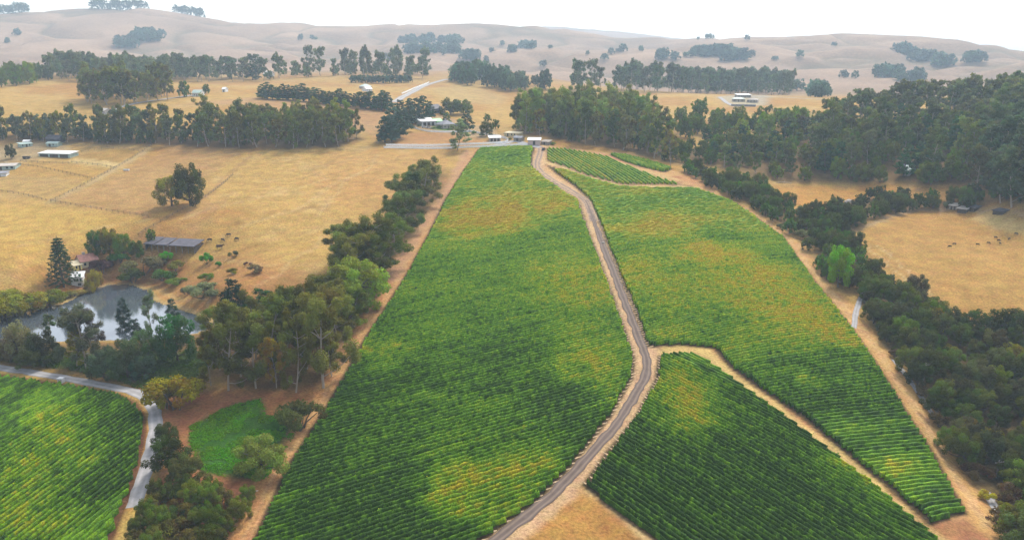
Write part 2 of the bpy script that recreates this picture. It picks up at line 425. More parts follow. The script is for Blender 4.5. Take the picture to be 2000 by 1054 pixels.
def paint_line(px, half, c, feather=0.8, amount=1.0):
    paint(half - line_dist(jx, jy, wpoly(px)), c, feather, amount)
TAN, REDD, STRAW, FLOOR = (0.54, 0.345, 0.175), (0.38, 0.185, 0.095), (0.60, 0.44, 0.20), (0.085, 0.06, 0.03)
# left pasture: paddocks, worn strips
paint_poly([(-60, 372), (90, 392), (290, 284), (180, 275), (-60, 280)], (0.42, 0.29, 0.13), 2, 0.6)
paint_poly([(135, 316), (150, 309), (250, 318), (222, 328)], (0.58, 0.45, 0.22), 1.5, 0.9)
paint_poly([(150, 300), (240, 290), (275, 297), (245, 317), (170, 310)], (0.38, 0.24, 0.085), 2, 0.8)
paint_poly([(-60, 320), (100, 318), (225, 330), (180, 352), (-60, 338)], (0.44, 0.28, 0.10), 2, 0.7)
paint_line([(290, 290), (240, 322), (170, 360), (100, 396)], 2.5, (0.50, 0.38, 0.20), 2, 0.9)
paint_poly([(100, 398), (330, 290), (480, 292), (400, 350), (330, 400), (290, 425)], (0.41, 0.255, 0.12), 6, 0.7)
paint_poly([(-60, 400), (90, 400), (280, 430), (200, 470), (-60, 560)], (0.52, 0.36, 0.12), 6, 0.6)
paint_line([(500, 292), (440, 345), (400, 385), (330, 425), (270, 460)], 1.6, (0.33, 0.20, 0.10), 1.5, 0.6)
paint_poly([(640, 300), (860, 295), (880, 330), (780, 400), (700, 420), (600, 360)], (0.50, 0.30, 0.13), 10, 0.5)
paint_poly([(300, 590), (330, 545), (420, 500), (520, 500), (590, 560), (560, 600), (460, 640), (380, 610)], (0.42, 0.23, 0.10), 8, 0.7)
paint_poly([(140, 500), (330, 500), (380, 520), (330, 560), (200, 565), (80, 575)], (0.32, 0.16, 0.07), 5, 0.8)
paint_poly([(-40, 290), (60, 280), (140, 272), (130, 300), (60, 312), (-40, 325)], (0.36, 0.30, 0.20), 4, 0.6)
trng = np.random.default_rng(21)
for x0, y0, x1, y1 in [(300, 480, 620, 400), (430, 470, 700, 330), (400, 500, 640, 520), (20, 480, 280, 430), (0, 520, 120, 470), (380, 455, 560, 300), (620, 420, 740, 300), (330, 430, 640, 345), (150, 420, 40, 560), (470, 500, 660, 470), (500, 560, 640, 460), (300, 560, 420, 610)]:
    k = [(x0 + (x1 - x0) * t + trng.normal(0, 14), y0 + (y1 - y0) * t + trng.normal(0, 5)) for t in (0, .25, .5, .75, 1)]
    paint_line(k, .8, (0.33, 0.20, 0.085) if trng.random() < .6 else (0.56, 0.42, 0.22), 1.2, .5)
tuft = sstep(0.60, 0.70, fbm(GX / 6 + 9, GY / 6 + 4, 4))[..., None] * 0.3 * (1 - hw)
col = col * (1 - tuft) + np.array([0.33, 0.215, 0.075]) * tuft
# central rise and mid fields
paint_poly([(340, 205), (500, 190), (760, 215), (740, 270), (700, 255), (500, 205)], (0.43, 0.27, 0.15), 8, 0.7)
paint_poly([(780, 262), (850, 258), (960, 275), (940, 283), (760, 286)], (0.42, 0.24, 0.12), 3, 0.7)
paint_poly([(810, 232), (860, 226), (960, 250), (1000, 275), (930, 270), (820, 250)], (0.42, 0.33, 0.22), 3, 0.6)
paint_poly([(845, 246), (885, 247), (884, 255), (850, 254)], (0.10, 0.19, 0.05), 2, 0.9)
paint_poly([(840, 172), (900, 165), (1000, 190), (960, 205), (870, 195)], (0.48, 0.36, 0.17), 8, 0.6)
paint_poly([(1505, 214), (1580, 218), (1590, 240), (1540, 236)], (0.10, 0.17, 0.07), 6, 0.8)
paint_poly([(1400, 190), (1500, 186), (1500, 206), (1430, 209)], (0.42, 0.42, 0.36), 6, 0.6)
# clearing and pasture on the right
paint_poly([(1505, 366), (1560, 360), (1760, 360), (1770, 384), (1680, 390), (1610, 412), (1540, 400)], (0.47, 0.26, 0.09), 5, 0.8)
paint_poly([(1670, 455), (1740, 425), (1800, 410), (1900, 408), (2080, 440), (2080, 640), (1950, 640), (1860, 600), (1800, 575), (1740, 545)], (0.45, 0.275, 0.105), 6, 0.75)
paint_line([(1665, 452), (1720, 430), (1790, 408), (1880, 403), (1960, 412), (2060, 440)], 1.6, (0.46, 0.36, 0.24), 1.5, 0.6)
paint_line([(1925, 422), (1960, 440), (2060, 462)], 5, (0.58, 0.46, 0.22), 3, 0.7)
for dxx in (0, 22): paint_line([(1690 + dxx, 480), (1740 + dxx, 520), (1800 + dxx, 575), (1830 + dxx, 600)], 0.5, (0.62, 0.48, 0.27), 0.5, 0.7)
paint_poly([(1840, 640), (1950, 655), (1960, 720), (1880, 740)], (0.30, 0.16, 0.06), 8, 0.7)
paint_poly([(1860, 340), (1960, 300), (2000, 330), (1930, 380)], (0.36, 0.21, 0.10), 10, 0.8)
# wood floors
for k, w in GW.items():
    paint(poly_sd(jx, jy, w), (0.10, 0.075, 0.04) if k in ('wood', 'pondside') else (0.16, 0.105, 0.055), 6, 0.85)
# red earth under the near trees, grass patch, weeds along the lower road
paint_poly([(300, 770), (400, 762), (560, 766), (640, 752), (720, 640), (750, 640), (640, 800), (600, 860), (470, 1070), (390, 1070), (380, 960), (300, 960), (310, 830)], REDD, 4)
paint_poly([(560, 775), (640, 760), (610, 850), (560, 870), (520, 800)], (0.44, 0.22, 0.09), 4, 0.8)
paint_poly([(370, 832), (440, 795), (510, 778), (520, 812), (560, 812), (575, 850), (555, 880), (520, 935), (440, 930), (395, 920), (372, 870)], (0.050, 0.125, 0.022), 1.6)
paint_poly([(-60, 696), (0, 702), (130, 718), (230, 735), (310, 752), (400, 735), (420, 690), (300, 690), (180, 690), (60, 690)], (0.050, 0.080, 0.024), 3, 0.95)
paint_poly([(-60, 722), (0, 728), (130, 746), (250, 768), (290, 800), (288, 860), (262, 970), (225, 1040), (240, 1060), (300, 960), (309, 830), (298, 786), (230, 757), (0, 718), (-60, 708)], (0.55, 0.40, 0.15), 1.5)
paint_poly([(275, 800), (290, 830), (284, 900), (262, 985), (240, 1020), (255, 950), (278, 880)], (0.48, 0.25, 0.10), 2, 0.7)
# tracks between the vineyard blocks
paint_poly([(930, 288), (1066, 286), (1100, 288), (1190, 300), (1300, 330), (1380, 366), (1540, 462), (1690, 650), (1905, 985), (1940, 1050), (1890, 1110), (880, 1110), (1060, 980), (1200, 820), (1240, 700), (1140, 400), (1040, 330)], TAN, 2)
paint_poly([(1740, 1110), (1790, 1030), (1890, 1010), (1935, 1040), (1960, 1110)], (0.40, 0.20, 0.11), 3, 0.9)
paint_poly([(1130, 952), (1220, 1015), (1320, 1110), (890, 1110), (1030, 1012)], (0.42, 0.235, 0.085), 3, 0.9)
paint_line([(1150, 960), (1185, 985), (1225, 1015), (1270, 1060)], 0.9, (0.62, 0.47, 0.25), 0.8, 0.9)
paint_line(TRACK, 4.2, (0.53, 0.30, 0.14), 2)
paint_line([(x - 12, y) for x, y in TRACK[:6]], 3.0, (0.48, 0.30, 0.18), 2, 0.8)
for o in (-3.2, 3.2): paint_line([(x + o * (0.6 + (y - 295) / 500), y) for x, y in TRACK], 0.45, (0.60, 0.40, 0.22), 0.5, 0.55)
paint_line(TRACK_R, 4.0, (0.56, 0.35, 0.16), 2)
for o in (-4, 4): paint_line([(x + o, y) for x, y in TRACK_R], 0.5, (0.62, 0.44, 0.25), 0.5, 0.6)
paint_line(HEADLAND, 2.6, STRAW, 1.5)
paint_line([(x + 18, y) for x, y in HEADLAND[2:]], 1.3, (0.34, 0.15, 0.085), 1.2, 0.8)
paint_line(TOP_GAP, 1.8, (0.58, 0.44, 0.22), 1.5); paint_line(TOP_GAP2, 1.8, (0.58, 0.44, 0.22), 1.5)
paint_line([(1180, 304), (1200, 314)], 7, (0.52, 0.28, 0.16), 3, 0.8)
paint_poly([(1310, 345), (1345, 338), (1400, 372), (1370, 368)], (0.52, 0.28, 0.15), 3, 0.8)
paint_poly([(1222, 594), (1258, 590), (1262, 597), (1226, 602)], (0.62, 0.42, 0.24), 1, 0.9)
paint_line(ROAD_TOP + ROAD_MID[1:], 4.6, (0.58, 0.40, 0.24), 1.5)
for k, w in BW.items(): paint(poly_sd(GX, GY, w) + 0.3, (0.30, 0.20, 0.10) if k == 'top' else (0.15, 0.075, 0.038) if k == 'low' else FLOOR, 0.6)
sdp2 = poly_sd(GX, GY, pond)
paint(1.6 - np.abs(sdp2 + 0.8), (0.46, 0.36, 0.18), 0.8, 0.7)
paint(sdp2 - 0.5, (0.035, 0.035, 0.03), 0.6)

def ground_mat():
    m, N, L, p = new_mat("ground_cover")
    at_ = N.new("ShaderNodeAttribute"); at_.attribute_name = "albedo"
    ge = N.new("ShaderNodeNewGeometry")
    def noise(sc, det, lo, hi, v0, v1):
        nz = N.new("ShaderNodeTexNoise"); nz.inputs['Scale'].default_value = sc; nz.inputs['Detail'].default_value = det
        nz.inputs['Roughness'].default_value = 0.65
        mr = N.new("ShaderNodeMapRange"); mr.inputs[1].default_value = lo; mr.inputs[2].default_value = hi
        mr.inputs[3].default_value = v0; mr.inputs[4].default_value = v1
        L.new(ge.outputs['Position'], nz.inputs['Vector']); L.new(nz.outputs[0], mr.inputs[0]); return mr.outputs[0]
    a = noise(1.3, 9, 0.32, 0.68, 0.62, 1.32); b = noise(0.14, 7, 0.3, 0.7, 0.74, 1.2); c = noise(0.25, 7, 0.3, 0.7, 0.482, 0.514)
    m1 = N.new("ShaderNodeMath"); m1.operation = 'MULTIPLY'; L.new(a, m1.inputs[0]); L.new(b, m1.inputs[1])
    h = N.new("ShaderNodeHueSaturation"); L.new(at_.outputs['Color'], h.inputs['Color'])
    L.new(m1.outputs[0], h.inputs['Value']); L.new(c, h.inputs['Hue'])
    L.new(h.outputs[0], p.inputs['Base Color'])
    p.inputs['Roughness'].default_value = 0.95; p.inputs['Specular IOR Level'].default_value = 0.05
    bp = N.new("ShaderNodeBump"); bp.inputs['Strength'].default_value = 0.5; bp.inputs['Distance'].default_value = 0.6
    L.new(a, bp.inputs['Height']); L.new(bp.outputs[0], p.inputs['Normal'])
    return m
idx = np.arange(NA * NL).reshape(NL, NA)
faces = np.stack([idx[:-1, :-1], idx[:-1, 1:], idx[1:, 1:], idx[1:, :-1]], -1).reshape(-1, 4)
lum = col.mean(-1, keepdims=True)
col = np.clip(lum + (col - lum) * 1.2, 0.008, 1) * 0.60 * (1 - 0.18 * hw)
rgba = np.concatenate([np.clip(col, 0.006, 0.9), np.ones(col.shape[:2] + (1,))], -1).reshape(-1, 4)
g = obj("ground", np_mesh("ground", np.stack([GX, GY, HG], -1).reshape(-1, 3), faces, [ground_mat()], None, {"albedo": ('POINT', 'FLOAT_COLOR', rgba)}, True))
tag(g, kind='structure')

# water
def water_mat():
    m, N, L, p = new_mat("pond_water")
    p.inputs['Base Color'].default_value = (0.05, 0.06, 0.07, 1)
    p.inputs['Roughness'].default_value = 0.06; p.inputs['IOR'].default_value = 1.85
    p.inputs['Specular IOR Level'].default_value = 0.9
    ge = N.new("ShaderNodeNewGeometry"); nz = N.new("ShaderNodeTexNoise"); nz.inputs['Scale'].default_value = 1.3
    bp = N.new("ShaderNodeBump"); bp.inputs['Strength'].default_value = 0.06; bp.inputs['Distance'].default_value = 0.2
    L.new(ge.outputs['Position'], nz.inputs['Vector']); L.new(nz.outputs[0], bp.inputs['Height']); L.new(bp.outputs[0], p.inputs['Normal'])
    return m
cx, cy = np.mean([p[0] for p in pond]), np.mean([p[1] for p in pond])
pv = []
for i, (x, y) in enumerate(pond):                    # push the rim out under the bank
    dx, dy = x - cx, y - cy; l = math.hypot(dx, dy); pv.append((x + dx / l * 1.6, y + dy / l * 1.6, POND_Z))
wb = MB(); wb.poly(pv, [list(range(len(pv)))[::-1]])
tag(wb.build("water", water_mat()), kind='structure')

# roads
def smooth_line(pts, step):
    P = [np.array(p, float) for p in pts]; P = [2 * P[0] - P[1]] + P + [2 * P[-1] - P[-2]]
    out = []
    for i in range(1, len(P) - 2):
        nseg = max(2, int(np.linalg.norm(P[i + 1] - P[i]) / step))
        for k in range(nseg):
            t = k / nseg; a, b, c, d = P[i - 1], P[i], P[i + 1], P[i + 2]
            out.append(0.5 * (2 * b + (c - a) * t + (2 * a - 5 * b + 4 * c - d) * t * t + (3 * b - a - 3 * c + d) * t ** 3))
    out.append(P[-2]); return np.array(out)
def road_mat(name, col, rut, rutcol, edge=0.25):
    """u = -1..1 across the strip: wheel ruts and broken edges"""
    m, N, L, p = new_mat(name)
    u = N.new("ShaderNodeAttribute"); u.attribute_name = "across"
    ge = N.new("ShaderNodeNewGeometry")
    nz = N.new("ShaderNodeTexNoise"); nz.inputs['Scale'].default_value = 0.5; nz.inputs['Detail'].default_value = 7
    L.new(ge.outputs['Position'], nz.inputs['Vector'])
    ab = N.new("ShaderNodeMath"); ab.operation = 'ABSOLUTE'; L.new(u.outputs['Fac'], ab.inputs[0])
    s = N.new("ShaderNodeMath"); s.operation = 'SUBTRACT'; s.inputs[1].default_value = rut; L.new(ab.outputs[0], s.inputs[0])
    a2 = N.new("ShaderNodeMath"); a2.operation = 'ABSOLUTE'; L.new(s.outputs[0], a2.inputs[0])
    ad = N.new("ShaderNodeMath"); ad.operation = 'MULTIPLY_ADD'; ad.inputs[1].default_value = 0.55; L.new(nz.outputs[0], ad.inputs[0]); L.new(a2.outputs[0], ad.inputs[2])
    mr = N.new("ShaderNodeMapRange"); mr.inputs[1].default_value = 0.30; mr.inputs[2].default_value = 0.62; L.new(ad.outputs[0], mr.inputs[0])
    mx = N.new("ShaderNodeMix"); mx.data_type = 'RGBA'; mx.inputs[6].default_value = (*rutcol, 1); mx.inputs[7].default_value = (*col, 1)
    L.new(mr.outputs[0], mx.inputs[0])
    mv = N.new("ShaderNodeMapRange"); mv.inputs[1].default_value = 0.3; mv.inputs[2].default_value = 0.7; mv.inputs[3].default_value = 0.75; mv.inputs[4].default_value = 1.2
    L.new(nz.outputs[0], mv.inputs[0])
    hs = N.new("ShaderNodeHueSaturation"); L.new(mx.outputs[2], hs.inputs['Color']); L.new(mv.outputs[0], hs.inputs['Value'])
    L.new(hs.outputs[0], p.inputs['Base Color'])
    p.inputs['Roughness'].default_value = 0.9; p.inputs['Specular IOR Level'].default_value = 0.1
    return m
def strip(name, px, half, mat, lift=0.07, step=2.0, world_pts=None, ragged=0.25, taper=0):
    pts = smooth_line(world_pts if world_pts is not None else [at(x, y)[:2] for x, y in px], step)
    tn = np.gradient(pts, axis=0); tn /= np.linalg.norm(tn, axis=1)[:, None]
    nr = np.stack([tn[:, 1], -tn[:, 0]], 1)
    us = np.array([-1, -0.6, -0.2, 0.2, 0.6, 1.0]); k = len(us)
    hl = half * (1 + ragged * (fbm(pts[:, 0] / 3, pts[:, 1] / 3, 2) - 0.5) * 2); hr = half * (1 + ragged * (fbm(pts[:, 0] / 3 + 50, pts[:, 1] / 3, 2) - 0.5) * 2)
    if taper:
        tp = np.clip(np.arange(len(pts)) / taper, .08, 1); hl = hl * tp; hr = hr * tp
    off = np.where(us[None, :] < 0, us[None, :] * hl[:, None], us[None, :] * hr[:, None])
    xy = pts[:, None, :] + nr[:, None, :] * off[..., None]
    z = H(xy[..., 0], xy[..., 1]) + lift
    v = np.concatenate([xy, z[..., None]], -1).reshape(-1, 3)
    ii = np.arange(len(pts) * k).reshape(len(pts), k)
    f = np.stack([ii[:-1, :-1], ii[:-1, 1:], ii[1:, 1:], ii[1:, :-1]], -1).reshape(-1, 4)
    o = obj(name, np_mesh(name, v, f, [mat], None, {"across": ('POINT', 'FLOAT', np.tile(us, len(pts)))}, True))
    return tag(o, kind='structure')
M_ASPH = road_mat("worn_asphalt", (0.095, 0.070, 0.058), 0.5, (0.165, 0.122, 0.094))
M_LANE = road_mat("pale_lane", (0.24, 0.23, 0.225), 0.5, (0.31, 0.295, 0.285))
M_DIRT = road_mat("dirt_wheel_ruts", (0.30, 0.20, 0.12), 0.5, (0.17, 0.125, 0.10))
strip("road", ROAD_TOP[-4:] + ROAD_MID[1:], 1.45, M_ASPH, 0.12, taper=34, ragged=0.4)
strip("dirt_track", ROAD_TOP, 2.2, M_DIRT)
strip("lane", ROAD_LOW, 1.75, M_LANE)
strip("lane", [(1668, 640), (1672, 610), (1680, 585), (1695, 562), (1712, 545)], 1.0, M_LANE)
strip("lane", [(1745, 702), (1768, 730), (1790, 762), (1806, 785), (1825, 815)], .9, M_LANE)
strip("lane", [(1925, 958), (1940, 985), (1955, 1010)], 1.2, M_LANE)
strip("road", [(770, 200), (790, 188), (815, 175), (838, 165), (862, 158), (900, 152)], 3.5, M_LANE, 0.35)
strip("lane", [(962, 285), (990, 279), (1010, 276), (1030, 283), (1055, 288)], 3.0, M_LANE, 0.15)
strip("lane", [(200, 225), (235, 210), (280, 200), (330, 193), (380, 186)], 2.5, M_LANE, 0.3)
strip("lane", [(1405, 190), (1418, 200), (1432, 207)], 2.2, M_LANE, 0.3)
strip("lane", [(1470, 190), (1540, 191.5), (1625, 195.5)], 3, M_LANE, 0.4)

# ------------------------------------------------------------------ vineyard rows
def vine_mat():
    m, N, L, p = new_mat("vine_leaves")
    t = N.new("ShaderNodeAttribute"); t.attribute_name = "turn_light"
    ge = N.new("ShaderNodeNewGeometry")
    nz = N.new("ShaderNodeTexNoise"); nz.inputs['Scale'].default_value = 0.8; nz.inputs['Detail'].default_value = 5
    L.new(ge.outputs['Position'], nz.inputs['Vector'])
    ad = N.new("ShaderNodeMath"); ad.operation = 'MULTIPLY_ADD'; ad.inputs[1].default_value = 0.40; ad.use_clamp = True
    sb = N.new("ShaderNodeMath"); sb.operation = 'SUBTRACT'; sb.inputs[1].default_value = 0.5; L.new(nz.outputs[0], sb.inputs[0])
    L.new(sb.outputs[0], ad.inputs[0]); L.new(t.outputs['Fac'], ad.inputs[2])
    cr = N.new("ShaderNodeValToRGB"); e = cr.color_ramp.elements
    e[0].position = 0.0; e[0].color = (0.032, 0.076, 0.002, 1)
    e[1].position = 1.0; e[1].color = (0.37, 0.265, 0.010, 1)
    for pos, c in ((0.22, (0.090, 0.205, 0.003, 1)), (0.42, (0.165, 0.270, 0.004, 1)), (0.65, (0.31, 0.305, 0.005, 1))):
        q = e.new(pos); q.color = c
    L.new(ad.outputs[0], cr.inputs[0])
    nz2 = N.new("ShaderNodeTexNoise"); nz2.inputs['Scale'].default_value = 2.4; nz2.inputs['Detail'].default_value = 4
    L.new(ge.outputs['Position'], nz2.inputs['Vector'])
    mv = N.new("ShaderNodeMapRange"); mv.inputs[1].default_value = 0.32; mv.inputs[2].default_value = 0.68; mv.inputs[3].default_value = 0.5; mv.inputs[4].default_value = 1.5
    L.new(nz2.outputs[0], mv.inputs[0])
    hs = N.new("ShaderNodeHueSaturation"); L.new(cr.outputs[0], hs.inputs['Color']); L.new(mv.outputs[0], hs.inputs['Value'])
    L.new(hs.outputs[0], p.inputs['Base Color'])
    p.inputs['Roughness'].default_value = 0.6; p.inputs['Specular IOR Level'].default_value = 0.05
    thin_leaf(N, L, p, hs.outputs[0], 0.30, 1.6)
    return m
M_VINE = vine_mat()
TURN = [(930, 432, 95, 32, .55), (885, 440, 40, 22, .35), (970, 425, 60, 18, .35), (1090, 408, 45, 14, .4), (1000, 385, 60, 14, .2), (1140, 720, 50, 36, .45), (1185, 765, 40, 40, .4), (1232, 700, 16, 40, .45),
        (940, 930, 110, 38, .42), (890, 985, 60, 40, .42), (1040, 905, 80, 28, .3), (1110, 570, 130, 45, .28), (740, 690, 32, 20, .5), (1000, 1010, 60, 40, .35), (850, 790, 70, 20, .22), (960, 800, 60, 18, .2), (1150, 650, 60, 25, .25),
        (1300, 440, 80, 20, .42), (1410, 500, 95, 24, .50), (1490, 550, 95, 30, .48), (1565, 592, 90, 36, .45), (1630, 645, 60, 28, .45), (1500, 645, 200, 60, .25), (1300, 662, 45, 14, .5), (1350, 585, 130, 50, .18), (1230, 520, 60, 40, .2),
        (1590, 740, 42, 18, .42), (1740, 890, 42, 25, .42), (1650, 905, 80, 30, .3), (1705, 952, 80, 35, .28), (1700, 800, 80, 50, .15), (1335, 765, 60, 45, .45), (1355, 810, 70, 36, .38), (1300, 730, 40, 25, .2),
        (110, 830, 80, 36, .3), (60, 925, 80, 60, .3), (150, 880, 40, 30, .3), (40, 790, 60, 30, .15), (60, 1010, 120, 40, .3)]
BRIGHT = [(1350, 400, 260, 50, .18), (1000, 340, 160, 60, .17), (1150, 350, 140, 40, .16), (1250, 316, 70, 16, .18), (1300, 520, 300, 90, .08), (1000, 540, 260, 90, .06), (1450, 950, 320, 130, -.12), (100, 900, 250, 200, .05)]  # light painted into leaf colour: upper slope brighter, triangular near block darker
def turn_and_light(x, y):
    """leaf turning by place, plus painted light: darker near the camera, brighter far off"""
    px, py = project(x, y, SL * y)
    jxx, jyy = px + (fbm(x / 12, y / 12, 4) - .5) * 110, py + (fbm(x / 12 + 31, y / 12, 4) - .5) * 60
    v = 0.05 + 0.21 * sstep(160, 420, y) + 0.50 * (fbm(x / 24, y / 24, 5) - 0.45)  # near-dark to far-bright ramp paints the light on the slope into the leaves
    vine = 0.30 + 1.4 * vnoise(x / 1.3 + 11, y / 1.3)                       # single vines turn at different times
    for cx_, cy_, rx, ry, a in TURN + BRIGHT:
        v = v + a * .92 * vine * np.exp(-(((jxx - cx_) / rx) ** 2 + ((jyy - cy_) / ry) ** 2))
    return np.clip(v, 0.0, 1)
def row_mesh(pts, near, wdt, hgt):
    n_ = len(pts)
    tn = np.gradient(pts, axis=0); tn /= np.linalg.norm(tn, axis=1)[:, None] + 1e-9
    nr = np.stack([tn[:, 1], -tn[:, 0]], 1)
    off = np.array([-.42, -.50, -.17, .17, .50, .42] if near else [-.45, -.36, .36, .45]) * wdt
    hh = np.array([.35, .95, 1.0, 1.0, .95, .35] if near else [.35, 1.0, 1.0, .35]) * hgt
    hh[1:-1] = hh[1:-1] if not near else np.array([.62, 1.0, 1.0, .62]) * hgt
    k = len(off)
    jit = rng.normal(0, .09 if near else .06, (n_, k)) * wdt
    wave = (vnoise(pts[:, 0] / 1.6, pts[:, 1] / 1.6) - .5)[:, None]
    wave = wave - 1.3 * (vnoise(pts[:, 0] / .9 + 70, pts[:, 1] / .9) > .955)[:, None]      # weak or missing vines
    hz = hh[None, :] * (1 + rng.normal(0, .06, (n_, k)) + .16 * wave); hz[:, 0] = hz[:, -1] = .12
    side = off[None, :] * (1 + .35 * wave) + jit
    xy = pts[:, None, :] + nr[:, None, :] * side[..., None]
    z = H(pts[:, 0], pts[:, 1])[:, None] + hz
    v = np.concatenate([xy, z[..., None]], -1).reshape(-1, 3)
    ii = np.arange(n_ * k).reshape(n_, k)
    f = [np.stack([ii[:-1, :-1], ii[:-1, 1:], ii[1:, 1:], ii[1:, :-1]], -1).reshape(-1, 4)]
    for e in (0, -1):                                       # closed ends
        q = [ii[e, 0], ii[e, 1], ii[e, k - 2], ii[e, k - 1]]; f.append(np.array([q]))
        if k == 6: f.append(np.array([[ii[e, 1], ii[e, 2], ii[e, 3], ii[e, 4]]]))
    turn_light = np.repeat(turn_and_light(pts[:, 0], pts[:, 1]) + rng.normal(0, .085, n_) + rng.normal(0, .045), k)
    if near:                                                # loose shoots and leaf sprays over the wires
        m_ = int(n_ * 2.6); i = rng.integers(0, n_, m_); s = rng.uniform(.10, .22, m_)
        c = np.stack([pts[i, 0] + nr[i, 0] * rng.uniform(-.5, .5, m_) * wdt + tn[i, 0] * rng.uniform(-.4, .4, m_),
                      pts[i, 1] + nr[i, 1] * rng.uniform(-.5, .5, m_) * wdt + tn[i, 1] * rng.uniform(-.4, .4, m_),
                      z[i, 2] + rng.uniform(-.25, .16, m_)], 1)
        a = rng.normal(size=(m_, 3)); a /= np.linalg.norm(a, axis=1)[:, None]
        b = np.cross(a, rng.normal(size=(m_, 3))); b /= np.linalg.norm(b, axis=1)[:, None]
        lv = np.stack([c - a * s[:, None], c - b * s[:, None], c + a * s[:, None], c + b * s[:, None]], 1).reshape(-1, 3)
        f.append(np.arange(m_ * 4).reshape(-1, 4) + len(v)); v = np.concatenate([v, lv])
        turn_light = np.concatenate([turn_light, np.repeat(turn_light[i * k] + rng.normal(0.05, .12, m_), 4)])
    return v, np.concatenate(f), turn_light
def row_lines(poly, direc, spacing, step, inset=0.0):
    """parallel vine lines clipped to a block outline"""
    d = np.array(direc, float); d /= np.linalg.norm(d); nrm = np.array([-d[1], d[0]])
    P = np.array(poly); s = P @ nrm; t = P @ d; out = []
    k0 = math.ceil(s.min() / spacing)
    for k in range(k0, int(s.max() / spacing) + 1):
        c = k * spacing + 0.013; xs = []
        for i in range(len(P)):
            a, b = s[i], s[(i + 1) % len(P)]
            if (a > c) != (b > c):
                u = (c - a) / (b - a); xs.append(t[i] + u * (t[(i + 1) % len(P)] - t[i]))
        xs.sort()
        for a, b in zip(xs[::2], xs[1::2]):
            a += rng.uniform(0, 1.2) + inset; b -= rng.uniform(0, 1.2) + inset
            if b - a < 4: continue
            q = np.linspace(a, b, max(3, int((b - a) / step)))
            bend = (fbm(q / 40.0, q * 0 + k * .02, 2) - .5) * .5
            out.append(nrm[None, :] * (c + bend)[:, None] + d[None, :] * q[:, None])
    return out
def wdir(p, q):
    a, b = at(*p), at(*q); v = (b - a)[:2]; return v / np.linalg.norm(v)
ROWDIR = {'main': wdir((560, 1000), (860, 908)), 'right': wdir((1500, 850), (1700, 820)), 'near': wdir((1400, 872), (1490, 923)), 'top': wdir((1080, 298), (1150, 345)),
          'corner': wdir((1215, 310), (1280, 338)), 'low': wdir((60, 960), (200, 862))}
RLAB = {'main': ('long vine row in the large vineyard block left of the central road', 'vine rows left of the central road'),
        'right': ('vine row in the vineyard block between central road and right hand dirt track', 'vine rows right of the central road'),
        'near': ('dark green vine row in the triangular block at the bottom below the sandy headland', 'vine rows in the triangular lower block'),
        'low': ('vine row in the small vineyard block enclosed by the pale curving lane', 'vine rows beside the curving lane')}
rows = []
for bname, w in BW.items():
    sp = {'top': 2.5, 'corner': 1.5, 'low': 1.55, 'near': 1.4}.get(bname, 1.45)
    for pts in row_lines(w, ROWDIR[bname], sp, 0.8, .7):
        f = pts[:, 1] * CP + (ZC - SL * pts[:, 1]) * SP
        vis = np.abs(FPX * pts[:, 0] / f) < 1080
        _, pyy = project(pts[:, 0], pts[:, 1], SL * pts[:, 1]); vis &= pyy < 1085
        if not vis.any(): continue
        dist = np.hypot(pts[vis, 0], pts[vis, 1])
        size = (vis.sum() * 0.8 / np.mean(dist)) * (100 / np.mean(dist))
        rows.append((size, bname, pts))
rows.sort(key=lambda r: -r[0])
keep, rest = [], []
for r in rows:
    (keep if (len(keep) < 298 and r[1] in RLAB) else rest).append(r)
for size, bname, pts in keep:
    v, f, t = row_mesh(pts, True, .50 if bname == 'low' else .58 if bname == 'near' else .66, 1.3 if bname == 'low' else 1.5)
    o0 = np.array([pts[0, 0], pts[0, 1], float(H(pts[0, 0], pts[0, 1]))])
    o = obj("vine_row", np_mesh("vine_row", v - o0, f, [M_VINE], None, {"turn_light": ('POINT', 'FLOAT', t)}), None, o0)
    tag(o, RLAB[bname][0], "vine row", RLAB[bname][1])
V, F, T, nb = [], [], [], 0
for size, bname, pts in rest:
    pts = pts[::2] if len(pts) > 8 else pts
    v, f, t = row_mesh(pts, False, .66 if bname != 'top' else .9, 1.45 if bname != 'top' else 1.15)
    V.append(v); F.append(f + nb); T.append(t); nb += len(v)
o = obj("vine_rows", np_mesh("vine_rows", np.concatenate(V), np.concatenate(F), [M_VINE], None, {"turn_light": ('POINT', 'FLOAT', np.concatenate(T))}))
tag(o, "farther vine rows covering the upper slope of the vineyard", "vine rows", kind='stuff')

# raked straw between the row ends and the road
rl = [np.array(wpoly(q)) for q in (ROAD_MID, ROAD_TOP[2:])]
sv, sf = [], []
for size, bname, pts in rows:
    if bname not in ('main', 'right', 'near'): continue
    for e, s in ((0, -1), (-1, 1)):
        d = pts[e] - pts[e - s if e == 0 else -2]; d = d / np.linalg.norm(d) if np.linalg.norm(d) > 0 else d
        d = (pts[0] - pts[1]) if e == 0 else (pts[-1] - pts[-2]); d /= np.linalg.norm(d)
        p_ = pts[e]; q_ = p_ + d * rng.uniform(.9, 2.6)
        if min(line_dist(np.array([p_[0]]), np.array([p_[1]]), l)[0] for l in rl) > 5.5: continue
        nn = np.array([-d[1], d[0]]); b_ = len(sv)
        for c_, w_ in ((p_ + d * .3, .20), ((p_ + q_) / 2 + rng.normal(0, .08, 2), .26), (q_, .10)):
            for k_, hh_ in ((-w_, .05), (0, .16), (w_, .05)):
                x_, y_ = c_ + nn * k_; sv.append((x_, y_, float(H(x_, y_)) + hh_))
        for i_ in (0, 1):
            for j_ in (0, 1): sf.append((b_ + i_ * 3 + j_, b_ + i_ * 3 + j_ + 1, b_ + i_ * 3 + j_ + 4, b_ + i_ * 3 + j_ + 3))
